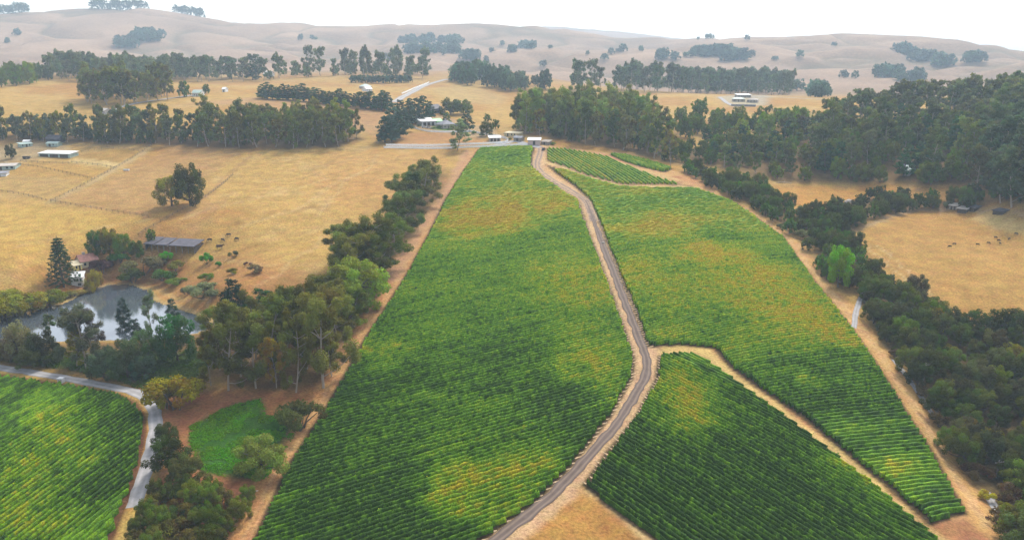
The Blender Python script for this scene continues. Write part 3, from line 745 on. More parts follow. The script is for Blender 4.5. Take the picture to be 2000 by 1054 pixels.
o = obj("straw", np_mesh("straw", np.array(sv), np.array(sf), [plain("straw_mulch", (.40, .285, .165), .95, 1.2, .4)]))
tag(o, "pale straw ridges between vine row ends and the central road", "straw", kind='stuff')
# ------------------------------------------------------------------ trees
def leaves(r, clumps, n, size, up=0.35, shell=0.55, droop=0.0):
    """clumps: rows of (x,y,z, rx,ry,rz, shade).  small leaf sprays through each clump"""
    c = np.array(clumps, float)
    wgt = c[:, 3] * c[:, 4] + c[:, 4] * c[:, 5]; ci = r.choice(len(c), n, p=wgt / wgt.sum())
    d = r.normal(size=(n, 3)); d /= np.linalg.norm(d, axis=1)[:, None]
    rad = shell + (1 - shell) * r.random(n) ** 0.7
    pos = c[ci, :3] + d * c[ci, 3:6] * rad[:, None]
    nrm = d * 0.8 + r.normal(size=(n, 3)) * 0.55; nrm[:, 2] += up
    nrm /= np.linalg.norm(nrm, axis=1)[:, None]
    a = np.cross(nrm, r.normal(size=(n, 3))); a /= np.linalg.norm(a, axis=1)[:, None]
    if droop: a[:, 2] -= droop; a /= np.linalg.norm(a, axis=1)[:, None]
    b = np.cross(nrm, a); s = size * r.uniform(.6, 1.35, n)
    a = a * (s * (1.25 if droop else 1.0))[:, None]; b = b * (s * .62)[:, None]
    v = np.stack([pos - a, pos - b, pos + a, pos + b], 1).reshape(-1, 3)
    sh = np.repeat(np.clip(c[ci, 6] + r.normal(0, .15, n), 0, 1), 4)
    return v, np.arange(n * 4).reshape(-1, 4), sh
def limb(mb, p, q, r0, r1, r, n=5, bend=0.06, seg=4):
    p, q = np.array(p, float), np.array(q, float); L_ = np.linalg.norm(q - p); pts = []
    o = r.normal(0, bend * L_, 3)
    for i in range(seg + 1):
        t = i / seg; pts.append(p + (q - p) * t + o * math.sin(t * math.pi))
    mb.tube(pts, [r0 + (r1 - r0) * i / seg for i in range(seg + 1)], n)
    return pts
def make_euc(seed, nleaf, size, slim=1.0):
    r = np.random.default_rng(seed); mb = MB(); cl = []
    lean = r.normal(0, .05, 2)
    tr = limb(mb, (0, 0, -.01), (lean[0], lean[1], .80), .013, .004, r, 7, .035, 7)
    nb = int(r.integers(11, 15))
    for k in range(nb):
        t = .16 + .70 * (k + r.random() * .7) / nb
        j = min(int(t / .80 * 7), 7); p = tr[j]
        an = k * 2.4 + r.random(); ln = (.24 - .15 * max(t - .25, 0)) * r.uniform(.65, 1.25) * slim
        q = p + np.array([math.cos(an) * ln, math.sin(an) * ln, r.uniform(.08, .20)])
        limb(mb, p, q, .005, .002, r, 4, .1, 3)
        for m in range(int(r.integers(2, 4))):
            c = q + r.normal(0, .035, 3) * np.array([slim, slim, 1.2]); rr = r.uniform(.045, .085) * (.75 + .25 * slim)
            cl.append((*c, rr, rr, rr * r.uniform(.8, 1.25), r.random()))
        c = (np.array(p) + q) / 2 + r.normal(0, .02, 3); cl.append((*c, .05 * slim, .05 * slim, .055, r.random()))
    for m in range(4):
        c = np.array(tr[-1]) + r.normal(0, .05, 3) * np.array([slim, slim, 1]); rr = r.uniform(.05, .08)
        cl.append((c[0], c[1], min(c[2] + .06, .93), rr, rr, rr, r.random()))
    return mb, leaves(r, cl, nleaf, size, .30, .25, .55)
def make_oak(seed, nleaf, size, wide=.62, low=.12):
    """round-headed oak or bay: short trunk, limbs, a dome of clumps; height 1"""
    r = np.random.default_rng(seed); mb = MB(); cl = []
    tr = limb(mb, (0, 0, -.02), (r.normal(0, .04), r.normal(0, .04), .42), .045, .028, r, 6, .05, 3)
    nb = int(r.integers(20, 27))
    for k in range(nb):
        an = k * 2.399 + r.random() * .5; u = (k + .5) / nb
        zz = low + (.86 - low) * (1 - u) ** .8 if k > 2 else .84
        ring = math.sqrt(max(0, 1 - ((zz - .3) / .66) ** 2)) * wide * r.uniform(.55, .98)
        q = np.array([math.cos(an) * ring, math.sin(an) * ring, zz + r.normal(0, .03)])
        if k % 2 == 0: limb(mb, tr[-1] if zz > .4 else tr[1], q * np.array([.85, .85, .95]), .016, .005, r, 4, .08, 3)
        rr = r.uniform(.11, .21); cl.append((*q, rr, rr, rr * .8, r.random()))
    cl.append((0, 0, .5, .3, .3, .3, .3))
    return mb, leaves(r, cl, nleaf, size, .5, .45)
def make_cypress(seed, nleaf, size, wide=.26, flat=.0):
    """dark pine or cypress: pointed ragged cone with tiers of boughs"""
    r = np.random.default_rng(seed); mb = MB(); cl = []
    tr = limb(mb, (0, 0, -.01), (r.normal(0, .02), r.normal(0, .02), .95), .022, .004, r, 6, .015, 5)
    nb = 34
    for k in range(nb):
        t = .10 + .84 * k / nb; an = k * 2.399 + r.random()
        ln = wide * (1 - t) ** .72 * r.uniform(.6, 1.2) + .015
        q = np.array([math.cos(an) * ln, math.sin(an) * ln, t + r.uniform(-.01, .05)])
        if k % 2 == 0: limb(mb, (0, 0, t), q, .006, .002, r, 3, .04, 2)
        rr = .05 + .07 * (1 - t); cl.append((q[0] * .8, q[1] * .8, q[2], rr, rr, rr * .62, r.random()))
    return mb, leaves(r, cl, nleaf, size, .45, .2)
def make_tiered(seed, nleaf, size):
    """araucaria-like conifer: whorls of near-level boughs with gaps between"""
    r = np.random.default_rng(seed); mb = MB(); cl = []
    limb(mb, (0, 0, -.01), (0, 0, .98), .024, .004, r, 6, .005, 5)
    for w in range(15):
        t = .10 + .87 * w / 15; ln = .31 * (1 - t) ** .8 + .02
        for k in range(7):
            an = k * 6.283 / 7 + w * .5 + r.random() * .25; l2 = ln * r.uniform(.8, 1.1)
            q = np.array([math.cos(an) * l2, math.sin(an) * l2, t - .015 + r.normal(0, .006)])
            limb(mb, (0, 0, t), q, .005, .002, r, 3, .03, 2)
            for s in (.45, .75, .98): cl.append((q[0] * s, q[1] * s, t - .01 * s, .034, .034, .013, r.random()))
    return mb, leaves(r, cl, nleaf, size, .6, .1)
def make_shrub(seed, nleaf, size, wide=.9):
    r = np.random.default_rng(seed); mb = MB(); cl = []
    for k in range(4): limb(mb, (r.normal(0, .05), r.normal(0, .05), -.03), (r.normal(0, .3), r.normal(0, .3), .55), .03, .01, r, 4, .05, 2)
    for k in range(15):
        an = r.random() * 6.283; ra = math.sqrt(r.random()) * wide * .75; zz = .2 + .58 * (1 - (ra / wide) ** 2) * r.uniform(.5, 1.1)
        rr = r.uniform(.16, .30); cl.append((math.cos(an) * ra, math.sin(an) * ra, zz, rr * 1.1, rr * 1.1, rr * .8, r.random()))
    return mb, leaves(r, cl, nleaf, size, .5, .45)
def make_willow(seed, nleaf, size):
    r = np.random.default_rng(seed); mb = MB(); cl = []
    for k in range(12):
        an = k * 2.4; ra = r.uniform(.05, .30); zz = r.uniform(.6, 1.0) - ra * .6
        limb(mb, (0, 0, -.02), (math.cos(an) * ra, math.sin(an) * ra, zz), .014, .004, r, 4, .04, 3)
        cl.append((math.cos(an) * ra, math.sin(an) * ra, zz * .9, .10, .10, .17, r.random())); cl.append((math.cos(an) * ra * 1.1, math.sin(an) * ra * 1.1, zz * .55, .10, .10, .16, r.random()))
    return mb, leaves(r, cl, nleaf, size, .2, .2, 1.2)
def make_pole_tree(seed, nleaf, size):
    r = np.random.default_rng(seed); mb = MB(); cl = []
    limb(mb, (0, 0, -.01), (-.03, 0, .97), .016, .004, r, 6, .01, 6)
    for k in range(9):
        t = .66 + .3 * k / 9; an = k * 2.4; l2 = .11 * r.uniform(.5, 1.1)
        q = (math.cos(an) * l2 - .02, math.sin(an) * l2, t); limb(mb, (-.02, 0, t - .03), q, .005, .002, r, 3, .05, 2); cl.append((*q, .05, .05, .045, r.random()))
    return mb, leaves(r, cl, nleaf, size, .3, .1, .3)
PROTO = {}
def proto(key, made, bark):
    mb, (v, f, sh) = made
    PROTO.setdefault(key, []).append((mb.mesh("trunk", bark), np_mesh("crown", v, f, [M_LEAF], None, {"clump": ('POINT', 'FLOAT', sh)}), None))
def proto1(key, made, bark):
    """trunk and crown in one mesh, for trees a few pixels tall"""
    mb, (v, f, sh) = made
    me = mb.mesh("t", bark); nv = len(me.vertices)
    tv = np.empty(nv * 3, np.float32); me.vertices.foreach_get("co", tv)
    tf = np.array([q if len(q) == 4 else list(q[:3]) + [q[2]] for q in mb.f if len(q) == 4], np.int32)
    m2 = np_mesh("tree", np.concatenate([tv.reshape(-1, 3), v]), np.concatenate([tf, f + nv]), [bark, M_LEAF],
                 np.concatenate([np.zeros(len(tf)), np.ones(len(f))]), {"clump": ('POINT', 'FLOAT', np.concatenate([np.full(nv, .5), sh]))})
    bpy.data.meshes.remove(me); PROTO.setdefault(key, []).append((None, None, m2))
for s in range(5): proto('euc', make_euc(100 + s, 12000, .0095), M_BARK)
for s in range(3): proto('eucslim', make_euc(130 + s, 6000, .010, .55), M_BARK)
for s in range(5): proto('eucmid', make_euc(150 + s, 3400, .017, .85), M_BARK)
for s in range(4): proto1('eucfar', make_euc(170 + s, 900, .034, .8), M_BARK)
for s in range(5): proto('oak', make_oak(200 + s, 8500, .023), M_BARKD)
for s in range(3): proto('oakmid', make_oak(220 + s, 2400, .045), M_BARKD)
for s in range(4): proto1('oakfar', make_oak(240 + s, 420, .10), M_BARKD)
for s in range(3): proto('pine', make_cypress(300 + s, 7000, .014), M_BARKD)
for s in range(3): proto('pinemid', make_cypress(320 + s, 1200, .034, .30), M_BARKD)
proto('tier', make_tiered(340, 9000, .014), M_BARKD)
for s in range(4): proto('shrub', make_shrub(400 + s, 3400, .042), M_BARKD)
for s in range(2): proto('willow', make_willow(430 + s, 5000, .020), M_BARKD)
proto('poletree', make_pole_tree(440, 700, .022), M_BARK)
EUC, EUCY, OAK, OAKD, BAY, PINE, OLIVE, LIME, PALE, PURP, GREY, SPRING = ((.082, .090, .022), (.135, .128, .030), (.062, .084, .016), (.044, .056, .014), (.052, .090, .018), (.022, .044, .016),
    (.140, .128, .022), (.12, .22, .015), (.15, .145, .065), (.075, .036, .042), (.090, .092, .044), (.05, .17, .012))
NAMES = {'euc': ('eucalyptus_tree', 'tree'), 'eucslim': ('eucalyptus_tree', 'tree'), 'eucmid': ('eucalyptus_tree', 'tree'), 'eucfar': ('eucalyptus_tree', 'tree'), 'oak': ('oak_tree', 'tree'), 'oakmid': ('oak_tree', 'tree'),
         'oakfar': ('oak_tree', 'tree'), 'pine': ('pine_tree', 'tree'), 'pinemid': ('pine_tree', 'tree'), 'tier': ('conifer_tree', 'tree'), 'shrub': ('shrub', 'shrub'), 'willow': ('willow_tree', 'tree'), 'poletree': ('young_tree', 'tree')}
TOP = [0.0]
TREES = []
def put_tree(sp, p, h, label, group=None, tint=EUC, wide=1.0, var=None, name=None):
    nm, cat = NAMES[sp]
    if name: nm, cat = name, ('shrub' if name == 'shrub' else cat)
    var = int(rng.integers(len(PROTO[sp]))) if var is None else var
    rz = rng.random() * 6.283; k = rng.uniform(.88, 1.12, 3); tc = tuple(np.clip(np.array(tint) * 1.15 * k * rng.uniform(.70, 1.32), 0, 1)) + (1.0,)
    sc = (h * wide * rng.uniform(.92, 1.08), h * wide * rng.uniform(.92, 1.08), h)
    p = (float(p[0]), float(p[1]), float(p[2]) - .1)
    TOP[0] = max(TOP[0], p[2] + h)
    px, py = project(p[0], p[1], p[2] + h * .6)
    seen = -60 < px < 2060 and -40 < py < 1100
    if not seen and not (-250 < px < 2250 and py < 1250): return
    TREES.append(dict(sp=sp, var=var, p=p, rz=rz, sc=sc, tc=tc, label=label, cat=cat, group=group, name=nm, size=(h * math.sqrt(wide) / math.hypot(p[0], p[1], p[2] - ZC)) * (1 if seen else .02)))
LOW = {'euc': 'eucfar', 'eucslim': 'eucfar', 'eucmid': 'eucfar', 'oak': 'oakfar', 'oakmid': 'oakfar'}
def plant_all():
    kinds = {}
    for t in TREES: kinds.setdefault(t['name'], []).append(t)
    for nm, ts in kinds.items():
        ts.sort(key=lambda t: -t['size'])
        for t in ts[:297]:
            tr, cr_, one = PROTO[t['sp']][t['var']]
            if one is not None:
                o = obj(nm, one, None, t['p']); o.rotation_euler = (0, 0, t['rz']); o.scale = t['sc']; o.color = t['tc']
            else:
                o = empty(nm, t['p'], t['rz']); o.scale = t['sc']
                obj("trunk", tr, o); cr = obj("crown", cr_, o); cr.color = t['tc']
            tag(o, t['label'], t['cat'], t['group'])
        rest_ = ts[297:]
        if not rest_: continue
        V, F, S, T, MI, nb = [], [], [], [], [], 0                     # the many small far ones: one mass
        for t in rest_:
            me = PROTO[LOW.get(t['sp'], t['sp'])][t['var'] % 4][2]; nv, nf = len(me.vertices), len(me.polygons)
            v = np.empty(nv * 3, np.float32); me.vertices.foreach_get("co", v); v = v.reshape(-1, 3) * np.array(t['sc'])
            c, s = math.cos(t['rz']), math.sin(t['rz'])
            V.append(np.stack([v[:, 0] * c - v[:, 1] * s, v[:, 0] * s + v[:, 1] * c, v[:, 2]], 1) + np.array(t['p']))
            f = np.empty(nf * 4, np.int32); me.loops.foreach_get("vertex_index", f); F.append(f.reshape(-1, 4) + nb); nb += nv
            a = np.empty(nv, np.float32); me.attributes["clump"].data.foreach_get("value", a); S.append(a)
            T.append(np.tile(np.array(t['tc'], np.float32), (nv, 1)))
            mi = np.empty(nf, np.int32); me.polygons.foreach_get("material_index", mi); MI.append(mi)
        bark = M_BARK if nm.startswith('euc') else M_BARKD
        me = np_mesh(nm + "s", np.concatenate(V), np.concatenate(F), [bark, M_LEAFS], np.concatenate(MI), {"clump": ('POINT', 'FLOAT', np.concatenate(S)), "tint": ('POINT', 'FLOAT_COLOR', np.concatenate(T))})
        tag(obj(nm + "s", me), "smaller and farther " + nm.replace('_', ' ') + "s merging into the woods and hills", nm.split('_')[0] + " trees", kind='stuff')
def tree_at(sp, px, py, top, label, group=None, tint=EUC, wide=1.0, **k):
    """a tree whose foot is on the ground at (px, py) and whose tip reaches picture height top"""
    p = at(px, py); d = math.hypot(p[0], p[1]); r = ray(px, top)
    h = ZC + r[2] * d / math.hypot(r[0], r[1]) - p[2]
    return put_tree(sp, p, max(h, .8), label, group, tint, wide, **k)
def scatter(poly, spacing, n_max):
    P = np.array(poly); lo, hi = P.min(0), P.max(0); pts = []
    cand = rng.uniform(lo, hi, (n_max * 40, 2)); cand = cand[poly_sd(cand[:, 0], cand[:, 1], poly) > 0]
    cell = {}
    for x, y in cand:
        i, j = int(x // spacing), int(y // spacing)
        if any((x - a) ** 2 + (y - b) ** 2 < spacing ** 2 for u in (-1, 0, 1) for v in (-1, 0, 1) for a, b in cell.get((i + u, j + v), ())): continue
        cell.setdefault((i, j), []).append((x, y)); pts.append((x, y))
        if len(pts) >= n_max: break
    return pts
def grove(poly, spacing, n_max, kinds, label, group):
    """kinds: list of (weight, species, (hmin,hmax), tint, wide, label suffix or None)"""
    w = np.array([k[0] for k in kinds], float); w /= w.sum()
    for x, y in scatter(poly, spacing, n_max):
        if any(poly_sd(np.array([x]), np.array([y]), b)[0] > -5 for b in BW.values()): continue
        k = kinds[int(rng.choice(len(kinds), p=w))]
        put_tree(k[1], (x, y, float(H(x, y))), rng.uniform(*k[2]), k[5] or label, (group + ' (' + NAMES[k[1]][0].replace('_', ' ') + 's)') if k[5] else group, k[3], k[4], name=k[6] if len(k) > 6 else None)

# trees along the dirt track, near end to far end
E = 'eucalyptus'
for px, py, top, w, t, lab in [
    (632, 757, 545, 1.1, EUC, 'tallest eucalyptus with pale bare trunk at the near corner of the track'),
    (578, 766, 612, .8, EUCY, 'leaning eucalyptus with tan lower trunk in the front of the grove'),
    (446, 762, 592, 1.0, EUC, 'eucalyptus with pale bent double trunk at the left front of the grove'),
    (500, 758, 606, 1.0, EUC, 'broad eucalyptus in the front rank between leaning trunk and bent trunk'),
    (540, 757, 655, .8, EUCY, 'short yellowish eucalyptus at the foot of the front rank'),
    (412, 752, 640, .8, OLIVE, 'low olive eucalyptus at the left edge of the grove beside weeds')]:
    tree_at('euc', px, py, top, lab, None, t, w)
for px, py, top in [(648, 735, 640), (470, 735, 585), (530, 728, 575), (430, 722, 600), (600, 720, 572), (655, 700, 565), (560, 700, 560), (500, 700, 572), (620, 690, 548), (450, 695, 590), (590, 672, 550), (660, 665, 540)]:
    tree_at('euc', px, py, top, 'tall olive green eucalyptus inside the dense grove by the pond', 'eucalyptus in the dense near grove', EUC, 1.05)
for px, py, top in [(680, 640, 548), (658, 640, 530), (695, 632, 560), (640, 632, 535), (630, 612, 528)]:
    tree_at('euc', px, py, top, 'eucalyptus in the clump just above the near grove along the track', 'eucalyptus above the near grove', EUC, 1.25)
tree_at('oak', 698, 606, 500, 'light green round topped tree leaning over the track mid row', None, (.085, .110, .028), .9)
for px, py, top in [(713, 592, 520), (706, 612, 560), (668, 590, 505), (730, 562, 470), (700, 560, 452), (678, 545, 440), (743, 540, 430), (720, 530, 418), (758, 520, 415), (668, 520, 432), (690, 510, 428), (770, 492, 425)]:
    tree_at('euc', px, py, top, 'bushy dark eucalyptus in the middle clump of the row beside the dirt track', 'eucalyptus in the middle of the track row', EUC, 1.35)
for px, py, top in [(783, 470, 378), (770, 460, 395), (792, 452, 362), (802, 436, 350), (780, 435, 345), (813, 418, 332), (795, 412, 328), (825, 400, 312), (838, 380, 308), (818, 385, 318), (842, 366, 325)]:
    tree_at('euc', px, py, top, 'dark eucalyptus in the far clump of the row beside the dirt track', 'eucalyptus at the far end of the track row', (.075, .092, .026), 1.3)
for px, py, top, lab in [(460, 640, 540, 'dark pine with pointed top standing behind the near grove'), (446, 640, 565, 'lower dark pine left of the pointed pine behind the grove'), (478, 645, 562, 'dark pine right of the pointed pine behind the grove')]:
    tree_at('pine', px, py, top, lab, None, PINE, 1.3)
for px, py, top in [(515, 655, 558), (533, 655, 562), (557, 652, 556), (545, 648, 570), (575, 650, 572)]:
    tree_at('pine', px, py, top, 'small dark conifer peeping over the crowns of the near grove', 'small conifers behind the near grove', PINE, 1.1)
# beside the pond
for sp, px, py, top, w, t, lab in [
    ('tier', 125, 560, 455, .92, (.030, .050, .024), 'tall tiered conifer on the bank beside the white cottage'),
    ('willow', 185, 572, 522, 1.1, (.19, .17, .03), 'yellow green willow on the bank right of the white cottage'),
    ('oak', 190, 500, 446, .62, BAY, 'dark green tree at the left of the grove behind the red roofed house'),
    ('oak', 216, 498, 442, .62, OLIVE, 'olive brown tree in the middle of the grove behind the red roofed house'),
    ('oak', 242, 500, 452, .62, OAK, 'dark oak at the right of the grove behind the red roofed house'),
    ('oak', 268, 502, 468, .7, OAK, 'low oak between the grove and the dark long shed'),
    ('oak', 296, 472, 447, .7, OAK, 'round lone oak just behind the left end of the dark shed'),
    ('shrub', 200, 532, 502, .9, PURP, 'purple leaved shrub beside the red tiled roof'),
    ('shrub', 262, 552, 520, 1.1, OAKD, 'dark mounded shrub on the bank above the pond tip'),
    ('shrub', 285, 535, 494, 1.2, (.085, .08, .035), 'large brownish shrub mound below the dark shed'),
    ('shrub', 318, 548, 520, 1.2, BAY, 'green shrub mound running down to the pond tip'),
    ('shrub', 345, 528, 506, 1.1, OLIVE, 'olive shrub at the right of the bank thicket'),
    ('shrub', 235, 512, 488, 1.1, BAY, 'green shrub between the grove and the shrub mound'),
    ('shrub', 325, 509, 486, .7, SPRING, 'bright green bush in front of the dark shed'),
    ('shrub', 404, 516, 489, .6, SPRING, 'bright green upright bush in dry grass right of the shed'),
    ('shrub', 428, 520, 508, .8, SPRING, 'small bright green bush right of the upright bush'),
    ('shrub', 456, 502, 487, .9, OAKD, 'small dark bush near the cows in dry grass'),
    ('shrub', 396, 582, 548, 1.35, GREY, 'widest grey green bush in dry grass above the pond'),
    ('shrub', 362, 574, 558, 1.0, GREY, 'small grey bush left of the widest bush'),
    ('shrub', 405, 546, 530, 1.2, OAK, 'round dark bush in the dry grass between two others'),
    ('shrub', 347, 556, 540, 1.6, OAK, 'low spreading bush in dry grass near the pond tip'),
    ('shrub', 455, 535, 522, 1.2, OLIVE, 'low olive bush near the middle of the dry slope'),
    ('shrub', 498, 532, 515, 1.2, GREY, 'grey bush at the right of the dry slope'),
    ('shrub', 484, 518, 510, 1.2, (.12, .07, .05), 'small reddish bush at the top of the dry slope'),
    ('pine', 246, 650, 578, .95, (.026, .045, .026), 'pointed dark pine standing alone in front of the pond'),
    ('pine', 268, 655, 620, 1.2, (.026, .045, .026), 'short dark pine at the right foot of the lone pond pine'),
    ('eucslim', 297, 655, 568, 1.0, (.10, .13, .05), 'slim pale trunked eucalyptus in front of the pond'),
    ('pine', 340, 640, 579, 1.0, (.030, .052, .030), 'dark ragged pine at the right of the pond front'),
    ('oak', 348, 706, 612, .62, (.045, .095, .032), 'large domed dark green tree at the right of the pond front'),
    ('oak', 250, 738, 656, .66, (.065, .105, .05), 'large round pale topped tree in front of the pond'),
    ('oak', 292, 712, 636, .66, (.055, .105, .032), 'round green tree between the domed tree and pale topped tree'),
    ('oak', 205, 738, 676, .8, (.040, .06, .03), 'dark round tree left of the pale topped tree'),
    ('oak', 282, 738, 690, .8, (.038, .06, .03), 'low dark tree right of the pale topped tree'),
    ('euc', 168, 718, 586, 1.2, (.055, .062, .028), 'tall dark tree overhanging the middle of the pond'),
    ('euc', 186, 708, 596, .9, (.075, .062, .035), 'brownish half bare tree behind the tall dark pond tree'),
    ('eucslim', 150, 716, 640, 1.4, OLIVE, 'olive young tree at the foot of the tall dark pond tree'),
    ('poletree', 105, 693, 606, 1.0, (.065, .085, .035), 'thin bare stemmed young tree with small top before the pond'),
    ('willow', 50, 704, 616, 1.0, PALE, 'pale wispy willow at the left of the pond front'),
    ('oak', 88, 708, 644, .8, OAKD, 'dark round bush tree behind the thin stemmed tree'),
    ('oak', 66, 716, 676, 1.1, OAKD, 'low dark bush tree left of the thin stemmed tree'),
    ('oak', 22, 706, 660, 1.0, (.075, .07, .03), 'brownish bush tree at the left edge by the lane'),
    ('shrub', 345, 800, 728, .92, OLIVE, 'large olive bush in the bend of the pale lane'),
    ('shrub', 326, 796, 752, .8, OLIVE, 'smaller olive bush at the lane bend'),
    ('shrub', 590, 838, 776, 1.0, (.075, .074, .022), 'round olive brown bush alone beside the dirt track'),
    ('oak', 512, 925, 850, 1.0, (.110, .125, .034), 'wide pale olive tree shading the green grass patch'),
    ('oak', 333, 925, 850, .85, OAKD, 'dark oak between lane and grass patch with bare lower limbs'),
    ('oak', 362, 950, 888, .9, OAKD, 'darker lower oak below the grass patch'),
    ('oak', 325, 868, 822, .8, OAKD, 'small dark oak beside the lane below its bend'),
    ('oak', 372, 402, 314, .60, EUC, 'taller right hand tree of the pair alone in the dry pasture'),
    ('oak', 336, 402, 340, .75, EUCY, 'shorter olive left hand tree of the pair in the dry pasture'),
    ('oak', 22, 310, 280, .5, OAKD, 'dark round tree beside the sheds at the left edge'),
    ('eucmid', 893, 293, 236, 1.6, (.095, .125, .045), 'light green tree standing over the white fence'),
    ('pinemid', 912, 256, 213, 1.3, (.035, .06, .03), 'dark tree behind the farmhouse roofs'),
    ('pinemid', 872, 243, 218, 1.4, BAY, 'small green tree beside the long white roof'),
    ('oakmid', 950, 266, 235, .75, OAKD, 'dark round tree left of the white fence bend'),
    ('oakmid', 968, 252, 232, .6, OAK, 'small round tree above the white shed'),
    ('oakmid', 952, 238, 222, .8, OAK, 'distant small tree on the dry slope above the dark round tree'),
    ('oakmid', 905, 224, 193, 1.1, OAKD, 'wide dark oak clump on the dry slope behind the farm, right half'),
    ('oakmid', 880, 224, 191, 1.1, OAKD, 'wide dark oak clump on the dry slope behind the farm, left half'),
    ('oak', 1636, 560, 478, .52, (.085, .19, .02), 'bright green round tree standing out of the dark hedge'),
    ('oakmid', 360, 190, 158, .6, BAY, 'round green tree in front of the far long grove'),
    ('oakmid', 403, 184, 164, .6, BAY, 'small round tree right of the round green tree'),
    ('pinemid', 494, 156, 124, 1.5, PINE, 'dark conifer at the right end of the far long grove'),
    ('oakmid', 1505, 215, 204, .7, OAK, 'small lone tree below the pale hilltop estate'),
    ('oakmid', 1310, 252, 228, .9, OAK, 'round dark oak at the right of the roadside grove'),
    ('oakmid', 1352, 236, 224, .9, OAK, 'small round oak on the dry slope right of the roadside grove')]:
    tree_at(sp, px, py, top, lab, None, t, w)
for px, py, top, w in [(8, 622, 572, 1.0), (30, 618, 565, 1.0), (55, 612, 562, 1.0), (78, 606, 566, 1.0), (98, 598, 562, 1.1), (-20, 628, 575, 1.0), (20, 600, 560, 1.2)]:
    tree_at('shrub', px, py, top, 'olive bush in the thicket on the left bank of the pond', 'bushes on the left pond bank', OLIVE, w)
for px in range(118, 172, 9):
    tree_at('shrub', px, 583 - (px - 118) * .16, 567 - (px - 118) * .12, 'low clipped looking bush along the pond edge below the cottage', 'low bushes along the pond edge', (.13, .11, .035), 1.1)
# scrub at the lower left corner
grove(wpoly([(235, 1010), (265, 965), (330, 960), (380, 950), (460, 985), (520, 975), (515, 1000), (490, 1015), (470, 1054), (440, 1110), (220, 1110)]), 2.9, 130,
      [(3, 'shrub', (3, 5.5), (.085, .080, .020), .9, None), (4, 'oak', (4.5, 8), OAK, .75, 'dark oak in the tangled scrub at the bottom left'), (2, 'shrub', (2, 4), OAKD, .9, None), (1, 'shrub', (2, 3.5), (.11, .085, .025), .9, None)],
      'bush in the tangled scrub at the bottom left corner', 'scrub at the bottom left')
# low green weeds between lane and pond, and rank grass on the green patch
def weeds(name, px, n_, hgt, tint, label):
    w = wpoly(px); P = np.array(w); c = rng.uniform(P.min(0), P.max(0), (n_ * 4, 2))
    c = c[(poly_sd(c[:, 0], c[:, 1], w) > 0)][:n_]
    c = c[fbm(c[:, 0] / 4, c[:, 1] / 4, 3) > .38]
    cl = np.stack([c[:, 0], c[:, 1], H(c[:, 0], c[:, 1]) + hgt * .35, *(rng.uniform(.3, .9, (2, len(c)))), np.full(len(c), hgt * .6), fbm(c[:, 0] / 5, c[:, 1] / 5, 3)], 1)
    v, f, s = leaves(np.random.default_rng(5), cl, len(c) * 9, .20, .6, .2)
    o = obj(name, np_mesh(name, v, f, [M_LEAF], None, {"clump": ('POINT', 'FLOAT', s)})); o.color = (*tint, 1)
    tag(o, label, "weeds", kind='stuff')
weeds("weeds", [(-60, 698), (0, 704), (130, 722), (230, 742), (290, 770), (320, 750), (400, 735), (420, 690), (300, 680), (180, 690), (60, 688)], 4200, .9, (.052, .085, .018), "rank green weeds between pale lane and pond trees")
weeds("grass", [(370, 832), (440, 795), (510, 778), (520, 812), (560, 812), (575, 850), (555, 880), (520, 935), (440, 930), (395, 920), (372, 870)], 4200, .35, (.066, .170, .018), "short bright green grass on the patch inside the red earth")
# big groves
grove(GW['windbreak_a'], 8.5, 46, [(3, 'eucmid', (16, 26), EUC, .85, None), (2, 'eucmid', (14, 22), (.06, .075, .035), 1.1, None)], 'eucalyptus in the sparse left half of the long windbreak behind the pasture', 'windbreak eucalyptus, left half')
grove(GW['windbreak_a'], 5.0, 40, [(1, 'oakmid', (6, 11), OAKD, .6, None)], 'low dark understorey tree at the foot of the left windbreak', 'understorey of the windbreak')
grove(GW['windbreak_b'], 7.5, 62, [(1, 'eucmid', (18, 26), EUC, 1.05, None)], 'eucalyptus in the dense right half of the long windbreak behind the pasture', 'windbreak eucalyptus, right half')
grove(GW['roadgrove'], 7.5, 92, [(3, 'eucmid', (23, 31), (.095, .112, .034), 1.0, None), (1, 'eucmid', (19, 27), EUCY, 1.0, None)], 'tall eucalyptus in the dense grove behind the top vineyard block', 'eucalyptus of the roadside grove')
grove(GW['roadgrove'], 6, 30, [(1, 'oakmid', (7, 12), OAKD, .6, None)], 'low dark tree at the foot of the roadside grove', 'understorey of the roadside grove')
CW = GW['creekwood']
grove(CW, 9.6, 150, [(4, 'eucmid', (17, 28), (.070, .084, .030), 1.15, None), (3, 'oakmid', (9, 17), OAK, .6, 'round oak among tall trees in the creek forest on the right'), (1, 'pinemid', (15, 24), PINE, 1.2, 'dark pine among tall trees in the creek forest on the right')],
      'tall grey green tree in the wide creek forest on the right', 'creek forest trees')
FR = wpoly([(1590, 262), (1700, 240), (1830, 232), (1960, 240), (2090, 250), (2090, 205), (1960, 200), (1800, 215), (1650, 235)])
grove(FR, 10, 75, [(1, 'eucfar', (20, 29), (.070, .084, .030), 1.15, None)], 'tall tree in the high back edge of the forest on the right', 'back edge of the right forest')
grove(wpoly([(1900, 300), (2000, 290), (2090, 300), (2090, 430), (2000, 425), (1945, 400), (1925, 350)]), 8, 40, [(1, 'eucmid', (22, 32), (.046, .058, .028), 1.2, None)], 'very dark tall tree at the right edge of the picture above the pasture', 'dark tall trees at the right edge')
grove(GW['hedge'], 5.4, 150, [(4, 'oak', (6, 10.5), OAKD, .75, 'dark oak in the scrub belt along the right hand vineyard track'), (2, 'shrub', (3, 5), GREY, .85, None), (2, 'oak', (5, 9), BAY, .62, 'dark oak in the scrub belt along the right hand vineyard track')],
      'grey green bush in the scrub belt along the right hand vineyard track', 'scrub belt on the right')
